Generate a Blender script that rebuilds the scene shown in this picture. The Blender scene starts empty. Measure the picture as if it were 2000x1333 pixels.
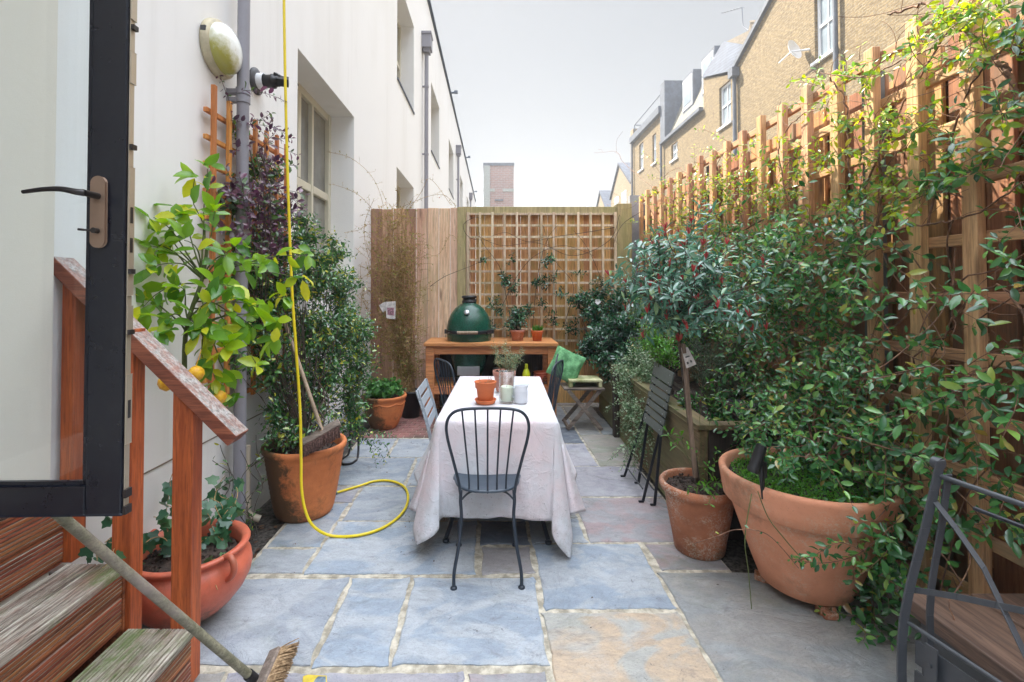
import bpy, math, random
import numpy as np
from mathutils import Vector, Matrix, Euler, noise
R = math.radians
HAZE = .0032
scene = bpy.context.scene
col = scene.collection
# ------------------------------------------------------------ camera
FPX, CX, CY, CAMH, PITCH = 917.0, 958.0, 554.0, 1.47, R(1.0)
cam_d = bpy.data.cameras.new('camera'); cam = bpy.data.objects.new('camera', cam_d); col.objects.link(cam)
scene.camera = cam
cam.location = (0, 0, CAMH); cam.rotation_euler = (R(90) + PITCH, 0, 0)
cam_d.sensor_width = 36; cam_d.lens = FPX * 36 / 2000
cam_d.shift_x = (1000 - CX) / 2000; cam_d.shift_y = -(666.5 - CY) / 2000
cam_d.clip_start = 0.02; cam_d.clip_end = 800
# ------------------------------------------------------------ light
SUN = Vector((3.55, -3.67, -6.55)).normalized()
EXPOSURE = 1.86
scene.view_settings.view_transform = 'Standard'; scene.view_settings.look = 'None'
scene.view_settings.gamma = 1.0; scene.view_settings.use_curve_mapping = False
scene.view_settings.exposure = EXPOSURE
sd_ = bpy.data.lights.new('sun', 'SUN'); sun = bpy.data.objects.new('sun', sd_); col.objects.link(sun)
sd_.energy = 4.8; sd_.angle = R(0.6); sd_.color = (1.0, .90, .74)
sun.rotation_euler = SUN.to_track_quat('-Z', 'Y').to_euler()
world = bpy.data.worlds.new('World'); scene.world = world; world.use_nodes = True
wt = world.node_tree; wt.nodes.clear()
wo = wt.nodes.new('ShaderNodeOutputWorld')
sky = wt.nodes.new('ShaderNodeTexSky'); sky.sky_type = 'NISHITA'; sky.sun_disc = False
sky.sun_elevation = math.asin(-SUN.z); sky.sun_rotation = math.atan2(-SUN.x, -SUN.y)
sky.air_density = 1.2; sky.dust_density = 3.0
b1 = wt.nodes.new('ShaderNodeBackground'); b1.inputs['Strength'].default_value = 0.009
wt.links.new(sky.outputs[0], b1.inputs['Color'])
# thin bright cloud layer: paler at the horizon, about three times brighter overhead
tcw = wt.nodes.new('ShaderNodeTexCoord'); sx = wt.nodes.new('ShaderNodeSeparateXYZ'); wt.links.new(tcw.outputs['Generated'], sx.inputs[0])
rp = wt.nodes.new('ShaderNodeValToRGB'); wt.links.new(sx.outputs['Z'], rp.inputs[0])
e = rp.color_ramp.elements
e[0].position = 0.0; e[0].color = (.185, .19, .19, 1)
e[1].position = 1.0; e[1].color = (4.1, 4.4, 4.9, 1)
k = e.new(.53); k.color = (.185, .19, .19, 1)
k = e.new(.72); k.color = (3.1, 3.3, 3.6, 1)
b2 = wt.nodes.new('ShaderNodeBackground'); b2.inputs['Strength'].default_value = 0.385
wt.links.new(rp.outputs[0], b2.inputs['Color'])
ad = wt.nodes.new('ShaderNodeAddShader'); wt.links.new(b1.outputs[0], ad.inputs[0]); wt.links.new(b2.outputs[0], ad.inputs[1])
wt.links.new(ad.outputs[0], wo.inputs[0])
scene.cycles.max_bounces = 8; scene.cycles.diffuse_bounces = 5; scene.cycles.transparent_max_bounces = 12
scene.cycles.use_adaptive_sampling = True

# ------------------------------------------------------------ measuring helpers (metres in, metres out)
cp, sp_ = math.cos(PITCH), math.sin(PITCH)
def ray(px, py):
    u = (px - CX) / FPX; v = (CY - py) / FPX
    return Vector((u, cp - v * sp_, sp_ + v * cp))
def P(px, py, Y): d = ray(px, py); return Vector((0, 0, CAMH)) + d * (Y / d.y)
def G(px, py, z=0.0): d = ray(px, py); return Vector((0, 0, CAMH)) + d * ((z - CAMH) / d.z)
def PX(px, py, X): d = ray(px, py); return Vector((0, 0, CAMH)) + d * (X / d.x)

# ------------------------------------------------------------ object helpers
WM = {}
def tag(o, label=None, cat=None, group=None, kind=None):
    if label: o['label'] = label
    if cat: o['category'] = cat
    if group: o['group'] = group
    if kind: o['kind'] = kind
    return o
def thing(name, label, cat, loc=(0, 0, 0), rz=0.0, group=None, rot=None):
    o = bpy.data.objects.new(name, None); col.objects.link(o); o.empty_display_size = .1
    o.location = loc; o.rotation_euler = rot if rot else (0, 0, rz)
    WM[o.name] = Matrix.Translation(Vector(loc)) @ Euler(o.rotation_euler).to_matrix().to_4x4()
    return tag(o, label, cat, group)
def dup(root, loc, rz, label, group=None, name=None):
    r = root.copy(); col.objects.link(r); r.location = loc; r.rotation_euler = (0, 0, rz)
    r['label'] = label
    if group: r['group'] = group
    for ch in list(root.children):
        c = ch.copy(); col.objects.link(c); c.parent = r
        for g in list(ch.children):
            d = g.copy(); col.objects.link(d); d.parent = c
    return r
def basis(d, up=None):
    d = Vector(d).normalized()
    u = Vector(up) if up is not None else Vector((0, 0, 1))
    if abs(d.dot(u)) > .98: u = Vector((0, 1, 0)) if abs(d.y) < .9 else Vector((1, 0, 0))
    s = d.cross(u).normalized(); u = s.cross(d).normalized()
    return s, u
class MB:
    def __init__(s): s.v = []; s.f = []; s.sm = []; s.mi = []
    def add(s, vs, fs, smooth=False, mi=0):
        o = len(s.v); s.v.extend(tuple(p) for p in vs)
        for f in fs: s.f.append(tuple(i + o for i in f)); s.sm.append(smooth); s.mi.append(mi)
        return s
    def box(s, c, size, rot=None, mi=0):
        hx, hy, hz = (a / 2 for a in size); c = Vector(c)
        vs = [Vector((x, y, z)) for x in (-hx, hx) for y in (-hy, hy) for z in (-hz, hz)]
        if rot is not None:
            m = rot if isinstance(rot, Matrix) else Euler(rot).to_matrix()
            vs = [m @ v for v in vs]
        return s.add([v + c for v in vs], [(0, 1, 3, 2), (4, 6, 7, 5), (0, 4, 5, 1), (2, 3, 7, 6), (0, 2, 6, 4), (1, 5, 7, 3)], False, mi)
    def bb(s, x0, x1, y0, y1, z0, z1, mi=0): return s.box(((x0 + x1) / 2, (y0 + y1) / 2, (z0 + z1) / 2), (abs(x1 - x0), abs(y1 - y0), abs(z1 - z0)), None, mi)
    def bar(s, p, q, w, h, up=None, mi=0):
        p, q = Vector(p), Vector(q); a, b = basis(q - p, up)
        vs = []
        for c in (p, q):
            vs += [c - a * w / 2 - b * h / 2, c + a * w / 2 - b * h / 2, c + a * w / 2 + b * h / 2, c - a * w / 2 + b * h / 2]
        return s.add(vs, [(0, 3, 2, 1), (4, 5, 6, 7), (0, 1, 5, 4), (1, 2, 6, 5), (2, 3, 7, 6), (3, 0, 4, 7)], False, mi)
    def tube(s, pts, r, n=8, closed=False, mi=0, cap=True):
        pts = [Vector(p) for p in pts]; m = len(pts)
        rr = list(r) if hasattr(r, '__len__') else [r] * m
        vs = []; ref = None
        for i, p in enumerate(pts):
            a = pts[(i - 1) % m] if (i > 0 or closed) else p
            b = pts[(i + 1) % m] if (i < m - 1 or closed) else p
            d = (b - a)
            if d.length < 1e-9: d = Vector((0, 0, 1))
            d.normalize()
            if ref is None: ref, _ = basis(d)
            ref = (ref - d * ref.dot(d))
            if ref.length < 1e-6: ref, _ = basis(d)
            ref.normalize(); w = d.cross(ref)
            for k in range(n):
                t = 2 * math.pi * k / n
                vs.append(p + (ref * math.cos(t) + w * math.sin(t)) * rr[i])
        fs = []
        for i in range(m if closed else m - 1):
            j = (i + 1) % m
            for k in range(n):
                l = (k + 1) % n
                fs.append((i * n + k, i * n + l, j * n + l, j * n + k))
        s.add(vs, fs, True, mi)
        if cap and not closed:
            s.add(vs[:n], [tuple(range(n))[::-1]], False, mi); s.add(vs[-n:], [tuple(range(n))], False, mi)
        return s
    def lathe(s, prof, c=(0, 0, 0), n=40, mi=0, wob=0.0, M=None, smooth=True):
        c = Vector(c); vs = []; fs = []
        for i, (r, z) in enumerate(prof):
            for k in range(n):
                t = 2 * math.pi * k / n
                q = r * (1 + wob * math.sin(2 * t + z * 3))
                v = Vector((q * math.cos(t), q * math.sin(t), z))
                if M is not None: v = M @ v
                vs.append(v + c)
        for i in range(len(prof) - 1):
            for k in range(n):
                l = (k + 1) % n
                fs.append((i * n + k, i * n + l, (i + 1) * n + l, (i + 1) * n + k))
        return s.add(vs, fs, smooth, mi)
    def prism(s, pts, vec, mi=0):
        pts = [Vector(p) for p in pts]; vec = Vector(vec); n = len(pts)
        fs = [tuple(range(n)), tuple(range(2 * n - 1, n - 1, -1))] + [(i, (i + 1) % n, n + (i + 1) % n, n + i) for i in range(n)]
        return s.add(pts + [p + vec for p in pts], fs, False, mi)
    def build(s, name, mats, parent=None, bevel=0.0, sub=0, local=False, label=None, loc=None):
        if loc is not None: inv = Matrix.Translation(Vector(loc)).inverted()
        elif parent is not None and not local: inv = WM[parent.name].inverted()
        else: inv = None
        vs = [tuple(inv @ Vector(v)) for v in s.v] if inv is not None else s.v
        me = bpy.data.meshes.new(name); me.from_pydata(vs, [], s.f)
        me.polygons.foreach_set('use_smooth', s.sm)
        if not isinstance(mats, (list, tuple)): mats = [mats]
        for m in mats: me.materials.append(m)
        if len(mats) > 1: me.polygons.foreach_set('material_index', s.mi)
        me.update()
        o = bpy.data.objects.new(name, me); col.objects.link(o)
        if loc is not None: o.location = loc
        if parent is not None: o.parent = parent; WM[o.name] = WM[parent.name]
        if bevel:
            b = o.modifiers.new('bevel', 'BEVEL'); b.width = bevel; b.segments = 2; b.limit_method = 'ANGLE'; b.angle_limit = R(40)
        if sub:
            b = o.modifiers.new('sub', 'SUBSURF'); b.levels = sub; b.render_levels = sub
        if label: o['label'] = label
        return o
def smooth_path(pts, k=8, closed=False):
    pts = [Vector(p) for p in pts]; n = len(pts); out = []
    for i in range(n if closed else n - 1):
        if closed: a, b, c, d = pts[(i - 1) % n], pts[i], pts[(i + 1) % n], pts[(i + 2) % n]
        else: a, b, c, d = pts[max(i - 1, 0)], pts[i], pts[i + 1], pts[min(i + 2, n - 1)]
        for j in range(k):
            t = j / k
            out.append(.5 * ((2 * b) + (c - a) * t + (2 * a - 5 * b + 4 * c - d) * t * t + (3 * b - a - 3 * c + d) * t ** 3))
    if not closed: out.append(pts[-1])
    return out

# ------------------------------------------------------------ leaves
T_OVAL = (np.array([[0, 0, 0], [.36, 0, -.03], [.70, 0, -.06], [1, 0, -.17], [.28, .36, .05], [.62, .42, .03], [.28, -.36, .05], [.62, -.42, .03], [.86, .22, -.06], [.86, -.22, -.06]]),
          [(0, 4, 1), (0, 1, 6), (1, 4, 5, 2), (1, 2, 7, 6), (2, 5, 8, 3), (2, 3, 9, 7)])
T_SMALL = (np.array([[0, 0, 0], [.5, 0, -.05], [1, 0, -.12], [.45, .5, .05], [.45, -.5, .05]]),
           [(0, 3, 1), (1, 3, 2), (0, 1, 4), (1, 2, 4)])
_iv = [(0, 0), (-.14, .24), (.0, .50), (.26, .42), (.52, .50), (.66, .24), (1.0, 0), (.66, -.24), (.52, -.50), (.26, -.42), (.0, -.50), (-.14, -.24)]
T_IVY = (np.array([[x, y, .05 * abs(y) - .12 * max(x, 0) ** 2] for x, y in _iv] + [[.3, 0, -.03]]), [(12, i, (i + 1) % 12) for i in range(12)])
class Leaves:
    def __init__(s, tpl=T_OVAL): s.t = tpl; s.p = []; s.d = []; s.n = []; s.l = []; s.w = []
    def add(s, p, d, n, l, w): s.p.append(tuple(p)); s.d.append(tuple(d)); s.n.append(tuple(n)); s.l.append(l); s.w.append(w)
    def build(s, name, mat, parent=None, label=None, loc=None):
        tv, tf = s.t; N = len(s.p); K = len(tv)
        p = np.array(s.p); d = np.array(s.d); nn = np.array(s.n)
        d /= np.linalg.norm(d, axis=1, keepdims=True) + 1e-9
        y = np.cross(nn, d); y /= np.linalg.norm(y, axis=1, keepdims=True) + 1e-9
        z = np.cross(d, y); l = np.array(s.l)[:, None, None]; w = np.array(s.w)[:, None, None]
        V = p[:, None, :] + tv[None, :, 0:1] * d[:, None, :] * l + tv[None, :, 1:2] * y[:, None, :] * w + tv[None, :, 2:3] * z[:, None, :] * l
        V = V.reshape(-1, 3)
        if parent is not None:
            inv = np.array(WM[parent.name].inverted()); V = V @ inv[:3, :3].T + inv[:3, 3]
        if loc is not None: V = V - np.array(loc)
        tot = np.array([len(f) for f in tf]); li = np.concatenate([np.array(f) for f in tf])
        loops = (np.arange(N)[:, None] * K + li[None, :]).reshape(-1)
        tots = np.tile(tot, N); starts = np.concatenate([[0], np.cumsum(tots)[:-1]])
        me = bpy.data.meshes.new(name); me.vertices.add(len(V)); me.vertices.foreach_set('co', V.astype(np.float32).ravel())
        me.loops.add(len(loops)); me.loops.foreach_set('vertex_index', loops.astype(np.int32))
        me.polygons.add(len(tots)); me.polygons.foreach_set('loop_start', starts.astype(np.int32)); me.polygons.foreach_set('loop_total', tots.astype(np.int32))
        me.polygons.foreach_set('use_smooth', np.ones(len(tots), dtype=bool))
        me.update(calc_edges=True); me.materials.append(mat)
        o = bpy.data.objects.new(name, me); col.objects.link(o)
        if loc is not None: o.location = loc
        if parent is not None: o.parent = parent; WM[o.name] = WM[parent.name]
        if label: o['label'] = label
        return o
rnd = random.Random(11)
def rv(s=1.0): return Vector((rnd.uniform(-s, s), rnd.uniform(-s, s), rnd.uniform(-s, s)))
def gv(s=1.0): return Vector((rnd.gauss(0, s), rnd.gauss(0, s), rnd.gauss(0, s)))
def strand(p, d, L, step=.04, wander=.35, grav=0.0, lim=None):
    p = Vector(p); d = Vector(d).normalized(); out = [p.copy()]; bend = gv(.12)
    for i in range(max(2, int(L / step))):
        bend = bend * .8 + gv(wander * .3)
        d = (d + bend * .5 + Vector((0, 0, -grav))).normalized()
        p = p + d * step
        if lim: p = lim(p)
        out.append(p.copy())
    return out
def leafy(LV, pts, l, w, every=1, a=0, pair=True, spread=.9, face=None, up=.6, prob=1.0, droop=.0):
    """leaves along a stem, in pairs that turn round it; face = direction the blades tend to look to"""
    n = len(pts); ph = rnd.uniform(0, 6.28)
    for i in range(a, n, every):
        if rnd.random() > prob: continue
        t = pts[i] - pts[i - 1] if i else pts[1] - pts[0]
        if t.length < 1e-6: continue
        t.normalize(); s, u = basis(t); ph += 1.57 + rnd.gauss(0, .25)
        q = s * math.cos(ph) + u * math.sin(ph)
        for sg in ((1, -1) if pair else (1,)):
            dd = (q * sg * spread + t * rnd.uniform(.25, .8) + Vector((0, 0, -droop)) + gv(.18))
            nm = Vector((0, 0, 1)) * up + gv(.45) + t * .2
            if face is not None: nm += face * .7
            k = rnd.uniform(.5, 1.22) * (1.0 if i < n * .75 else .72)
            LV.add(pts[i] + dd.normalized() * .004, dd, nm, l * k, w * k * rnd.uniform(.85, 1.1))
def limb(p0, p1, sag=0.0, n=10, jit=.01):
    p0, p1 = Vector(p0), Vector(p1); out = []; o = gv(.1)
    for i in range(n + 1):
        t = i / n; q = p0.lerp(p1, t); q.z += sag * 4 * t * (1 - t)
        q += Vector((noise.noise(q * 5 + o * 30), noise.noise(q * 5 + o * 30 + Vector((7, 0, 0))), 0)) * jit * 3 * math.sin(math.pi * t)
        out.append(q)
    return out
def taper(r0, r1, n): return [r0 + (r1 - r0) * i / max(1, n - 1) for i in range(n)]
def bush(LV, ST, c, rad, ntw, l, w, nl=8, step=.03, inner=.35, sr=.0022, stem_from=None, out=.8, up=.7, wander=.5, grav=.02, prob=1.0, pair=True, droop=0.0, hem=-1.0):
    c = Vector(c); rad = Vector(rad) if hasattr(rad, '__len__') else Vector((rad,) * 3)
    for i in range(ntw):
        d = gv().normalized()
        if d.z < hem: d.z = -d.z
        f = rnd.uniform(inner, 1.0) ** .6 * (.82 + .36 * noise.noise(d * 1.7 + c * 3))
        e = c + Vector((d.x * rad.x, d.y * rad.y, d.z * rad.z)) * f
        L = nl * step; dd = (d * out + Vector((0, 0, .35)) + gv(.35)).normalized()
        pts = strand(e - dd * L * .6, dd, L, step, wander, grav)
        if ST is not None:
            ST.tube(pts, taper(sr, sr * .5, len(pts)), 4, cap=False)
            if i % 7 == 0:
                b = limb(stem_from if stem_from is not None else c - Vector((0, 0, rad.z * .8)), pts[0], 0, 6, .02)
                ST.tube(b, taper(sr * 2.6, sr, len(b)), 5, cap=False)
        leafy(LV, pts, l, w, 1, 1, pair, .9, d * .5, up, prob, droop)
# ------------------------------------------------------------ materials
class NT:
    def __init__(s, name):
        s.m = bpy.data.materials.new(name); s.m.use_nodes = True; s.t = s.m.node_tree; s.t.nodes.clear()
        s.out = s.t.nodes.new('ShaderNodeOutputMaterial'); s.tc = s.n('ShaderNodeTexCoord')
    def n(s, typ, **kw):
        nd = s.t.nodes.new(typ)
        for k, v in kw.items():
            if k in ('operation', 'blend_type', 'data_type', 'attribute_name', 'noise_dimensions', 'feature', 'wave_type', 'bands_direction', 'distance', 'offset', 'squash', 'offset_frequency'):
                setattr(nd, k, v)
            else:
                kk = k.replace('_', ' ')
                s.set(nd.inputs[kk] if kk in nd.inputs else nd.inputs[int(k[1:])], v)
        return nd
    def set(s, inp, v):
        if isinstance(v, bpy.types.NodeSocket): s.t.links.new(v, inp)
        elif isinstance(v, tuple) and len(v) == 3 and inp.type == 'RGBA': inp.default_value = (*v, 1)
        else: inp.default_value = v
    def math(s, op, a, b=0.5, clamp=False):
        nd = s.t.nodes.new('ShaderNodeMath'); nd.operation = op; nd.use_clamp = clamp
        s.set(nd.inputs[0], a); s.set(nd.inputs[1], b); return nd.outputs[0]
    def mix(s, f, a, b, bt='MIX'):
        nd = s.t.nodes.new('ShaderNodeMix'); nd.data_type = 'RGBA'; nd.blend_type = bt
        s.set(nd.inputs[0], f); s.set(nd.inputs[6], a); s.set(nd.inputs[7], b); return nd.outputs[2]
    def ramp(s, f, stops):
        nd = s.t.nodes.new('ShaderNodeValToRGB'); s.set(nd.inputs[0], f); el = nd.color_ramp.elements
        while len(el) < len(stops): el.new(.5)
        for x, (p, c) in zip(el, stops):
            x.position = p; x.color = (*c, 1) if isinstance(c, tuple) else (c, c, c, 1)
        return nd.outputs[0]
    def map(s, scale=(1, 1, 1), src=None, loc=None):
        nd = s.t.nodes.new('ShaderNodeMapping'); s.set(nd.inputs['Vector'], src if src is not None else s.tc.outputs['Object'])
        nd.inputs['Scale'].default_value = scale
        if loc is not None: s.set(nd.inputs['Location'], loc)
        return nd.outputs[0]
    def noise(s, sc, det=4, rough=.55, vec=None, dist=0.0):
        nd = s.n('ShaderNodeTexNoise', Scale=sc, Detail=det, Roughness=rough, Distortion=dist)
        s.t.links.new(vec if vec is not None else s.tc.outputs['Object'], nd.inputs['Vector']); return nd.outputs['Fac']
    def island(s): return s.t.nodes.new('ShaderNodeNewGeometry').outputs['Random Per Island']
    def bump(s, h, st=.3, dist=.01):
        return s.n('ShaderNodeBump', Strength=st, Distance=dist, Height=h).outputs[0]
    def bsdf(s, color, rough=.5, normal=None, **kw):
        nd = s.t.nodes.new('ShaderNodeBsdfPrincipled'); s.set(nd.inputs['Base Color'], color); s.set(nd.inputs['Roughness'], rough)
        if normal is not None: s.set(nd.inputs['Normal'], normal)
        for k, v in kw.items(): s.set(nd.inputs[k.replace('_', ' ')], v)
        return nd
    def done(s, sh): s.t.links.new(sh if isinstance(sh, bpy.types.NodeSocket) else sh.outputs[0], s.out.inputs['Surface']); return s.m
def islandvec(t, amt=17.0):
    r = t.island(); c = t.n('ShaderNodeCombineXYZ'); t.set(c.inputs[0], t.math('MULTIPLY', r, amt)); t.set(c.inputs[1], t.math('MULTIPLY', r, amt * 1.7)); t.set(c.inputs[2], t.math('MULTIPLY', r, amt * .6))
    return c.outputs[0], r
def wood(name, dark, light, axis='z', rough=.6, var=.35, weather=None, wamt=.5, wscale=3.0, knots=True, grain=60, top=None, bump=.35):
    t = NT(name); off, r = islandvec(t)
    sc = {'x': (.06, 1, 1), 'y': (1, .06, 1), 'z': (1, 1, .06)}[axis]
    v = t.map(sc, loc=off)
    g = t.noise(grain, 5, .6, v, .4); g2 = t.noise(grain * .22, 3, .6, v, 1.2)
    gm = t.math('ADD', t.math('MULTIPLY', g, .55), t.math('MULTIPLY', g2, .55))
    c = t.ramp(gm, [(.40, dark), (.64, light)])
    fg = t.noise(grain * 3.2, 4, .7, v, .2); c = t.mix(t.ramp(fg, [(.38, .55), (.54, 0.0)]), c, tuple(a * .45 for a in dark))
    wv = t.n('ShaderNodeTexWave', wave_type='BANDS', bands_direction={'x': 'Y', 'y': 'X', 'z': 'X'}[axis], Scale=grain * .16, Distortion=14.0, Detail=3.0, Detail_Scale=.6); t.t.links.new(v, wv.inputs['Vector']); c = t.mix(t.ramp(wv.outputs['Color'], [(.55, 0.0), (.95, .38)]), c, dark)
    hv = t.n('ShaderNodeHueSaturation'); t.set(hv.inputs['Color'], c)
    t.set(hv.inputs['Value'], t.math('ADD', t.math('MULTIPLY', r, 2 * var), 1 - var)); t.set(hv.inputs['Hue'], t.math('ADD', t.math('MULTIPLY', r, .03), .485)); c = hv.outputs[0]
    if knots:
        vk = t.map({'x': (1.2, 6, 6), 'y': (6, 1.2, 6), 'z': (6, 6, 1.2)}[axis], loc=off)
        vo = t.n('ShaderNodeTexVoronoi', Scale=1.3); t.t.links.new(vk, vo.inputs['Vector'])
        c = t.mix(t.ramp(vo.outputs['Distance'], [(.06, .75), (.16, 0.0)]), c, tuple(a * .35 for a in dark))
    if weather:
        m = t.ramp(t.noise(wscale, 6, .7, t.map({'x': (.35, 1, 1), 'y': (1, .35, 1), 'z': (1, 1, .35)}[axis], loc=off)), [(.62 - wamt * .35, 0.0), (.75 - wamt * .1, 1.0)])
        c = t.mix(m, c, weather)
    if top:
        gn = t.t.nodes.new('ShaderNodeNewGeometry'); sz = t.n('ShaderNodeSeparateXYZ'); t.t.links.new(gn.outputs['Normal'], sz.inputs[0])
        f = t.math('MULTIPLY', t.math('GREATER_THAN', sz.outputs['Z'], .6), t.ramp(t.noise(9, 6, .75, t.map(tuple(3 * a for a in sc))), [(.40, .30), (.58, 1.0)]))
        c = t.mix(f, c, t.mix(t.ramp(t.noise(2.6, 5, .7), [(.5, 0.0), (.66, .65)]), t.ramp(t.noise(90, 4, .7, t.map(sc)), [(.35, tuple(a * .3 for a in top)), (.62, top)]), (.12, .17, .045)) if len(top) and axis == 'y' else t.ramp(t.noise(90, 4, .7, v), [(.35, tuple(a * .3 for a in top)), (.62, top)]))
    b = t.bump(gm, bump, .004)
    return t.done(t.bsdf(c, t.math('ADD', t.math('MULTIPLY', g, .25), rough - .1), b))
def plaster(name, c=(.82, .815, .805), stain=(.62, .60, .55)):
    t = NT(name)
    f = t.ramp(t.noise(.9, 5, .6, t.map((1, 1, .25))), [(.5, 0.0), (.85, .5)])
    f2 = t.ramp(t.noise(5, 6, .7, t.map((1, 1, .5))), [(.55, 0.0), (.85, .35)])
    cc = t.mix(f2, t.mix(f, c, stain), tuple(a * .86 for a in c))
    n = t.noise(220, 3, .6); n2 = t.noise(18, 4, .6)
    h = t.math('ADD', t.math('MULTIPLY', n, .5), n2)
    vs_ = t.noise(3.0, 5, .7, t.map((1, 1, .06))); cc = t.mix(t.ramp(vs_, [(.56, 0.0), (.78, .28)]), cc, (.50, .49, .45))
    sz = t.n('ShaderNodeSeparateXYZ'); t.t.links.new(t.tc.outputs['Object'], sz.inputs[0]); k = t.math('SUBTRACT', t.math('MULTIPLY', t.noise(6, 6, .75), .42), sz.outputs[2])
    cc = t.mix(t.ramp(k, [(.02, 0.0), (.30, .5)]), cc, (.22, .21, .15))
    return t.done(t.bsdf(cc, .88, t.bump(h, .18, .005)))
def terracotta(name, base, dark, bloom=None, moss=None, gloss=.75, bands=0, bloomlev=.56, mosslev=.58, side=None):
    t = NT(name); c = t.ramp(t.noise(5, 6, .65), [(.3, dark), (.65, base)])
    if bands:
        sx = t.n('ShaderNodeSeparateXYZ'); t.t.links.new(t.tc.outputs['Object'], sx.inputs[0])
        w = t.noise(1.0, 3, .6, t.map((.6, .6, bands)))
        c = t.mix(t.ramp(w, [(.45, 0.0), (.7, .4)]), c, dark)
    if bloom:
        m = t.math('MULTIPLY', t.ramp(t.noise(4.2, 3, .6), [(bloomlev - .1, 0.0), (bloomlev + .04, 1.0)]), t.ramp(t.noise(55, 5, .75, None, 1.5), [(.48, 0.0), (.60, .9)])); c = t.mix(m, c, bloom)
    if moss:
        m = t.ramp(t.noise(2.6, 6, .7, None, .3), [(mosslev - .08, 0.0), (mosslev + .07, .85)]); c = t.mix(m, c, moss)
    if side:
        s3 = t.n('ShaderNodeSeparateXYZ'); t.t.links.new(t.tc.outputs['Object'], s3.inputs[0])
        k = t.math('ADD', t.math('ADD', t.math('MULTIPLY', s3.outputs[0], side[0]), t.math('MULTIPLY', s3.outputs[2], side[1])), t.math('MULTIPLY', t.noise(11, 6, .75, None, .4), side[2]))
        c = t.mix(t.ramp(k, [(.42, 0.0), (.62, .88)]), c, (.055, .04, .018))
    sp = t.ramp(t.noise(160, 2, .6), [(.64, 0.0), (.72, .35)]); c = t.mix(sp, c, tuple(a * .3 for a in dark))
    h = t.math('ADD', t.noise(70, 4, .6), t.noise(9, 4, .6))
    return t.done(t.bsdf(c, gloss, t.bump(h, .22, .004)))
def leafmat(name, stops, rough=.32, trans=.35, tcol=None, vein=.15, spec=.5):
    t = NT(name); r = t.island()
    c = t.ramp(r, stops); n = t.noise(45, 3, .6); c = t.mix(t.ramp(n, [(.35, vein), (.65, 0.0)]), c, (.01, .02, .008))
    p = t.bsdf(c, rough, t.bump(t.noise(120, 2, .5), .1, .002)); t.set(p.inputs['Specular IOR Level'], spec); t.set(p.inputs['Coat Weight'], spec * .55); t.set(p.inputs['Coat Roughness'], .22)
    tr = t.t.nodes.new('ShaderNodeBsdfTranslucent')
    hv = t.n('ShaderNodeHueSaturation'); t.set(hv.inputs['Color'], c); hv.inputs['Value'].default_value = 1.7; hv.inputs['Saturation'].default_value = 1.1
    hv.inputs['Hue'].default_value = .475
    t.set(tr.inputs['Color'], hv.outputs[0])
    mx = t.t.nodes.new('ShaderNodeMixShader'); mx.inputs[0].default_value = trans
    t.t.links.new(p.outputs[0], mx.inputs[1]); t.t.links.new(tr.outputs[0], mx.inputs[2])
    return t.done(mx)
def metal(name, c, rough=.45, metallic=0.0, dirt=.2, spec=.5, bump=.05):
    t = NT(name); n = t.noise(22, 6, .7); cc = t.mix(t.ramp(n, [(.5, 0.0), (.72, dirt)]), c, tuple(a * .5 + .06 for a in c))
    return t.done(t.bsdf(cc, t.math('ADD', t.math('MULTIPLY', n, .3), rough - .12), t.bump(t.noise(300, 2), bump, .001), Metallic=metallic))
def plain(name, c, rough=.6, var=.25, sc=12, bump=.1, c2=None, lo=.4, hi=.65, **kw):
    t = NT(name); n = t.noise(sc, 5, .65); cc = t.ramp(n, [(lo, tuple(a * (1 - var) for a in c)), (hi, c2 if c2 else c)])
    return t.done(t.bsdf(cc, rough, t.bump(t.noise(sc * 7, 3), bump, .003), **kw))
def brick(name, c1, c2, mortar, bw=.215, bh=.07, m=.010, var=.5):
    t = NT(name); s = t.n('ShaderNodeSeparateXYZ'); t.t.links.new(t.tc.outputs['Object'], s.inputs[0])
    cb = t.n('ShaderNodeCombineXYZ'); t.set(cb.inputs[0], t.math('ADD', s.outputs[0], s.outputs[1])); t.set(cb.inputs[1], s.outputs[2])
    b = t.n('ShaderNodeTexBrick', Color1=c1, Color2=c2, Mortar=mortar, Scale=1.0, Mortar_Size=m, Brick_Width=bw, Row_Height=bh, Bias=0.0, Mortar_Smooth=.2)
    t.t.links.new(cb.outputs[0], b.inputs['Vector'])
    # second colour cell per brick for more spread
    wn = t.noise(9, 3, .8, t.map((1, 1, 3))); big = t.noise(.8, 4, .6)
    c = t.mix(t.ramp(wn, [(.42, 0.0), (.62, var)]), b.outputs['Color'], tuple(a * .42 for a in c2))
    c = t.mix(t.ramp(big, [(.4, 0.0), (.7, .3)]), c, tuple(a * .7 for a in c1))
    h = t.math('SUBTRACT', 1.0, b.outputs['Fac'])
    return t.done(t.bsdf(c, .9, t.bump(h, .5, .008)))
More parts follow.
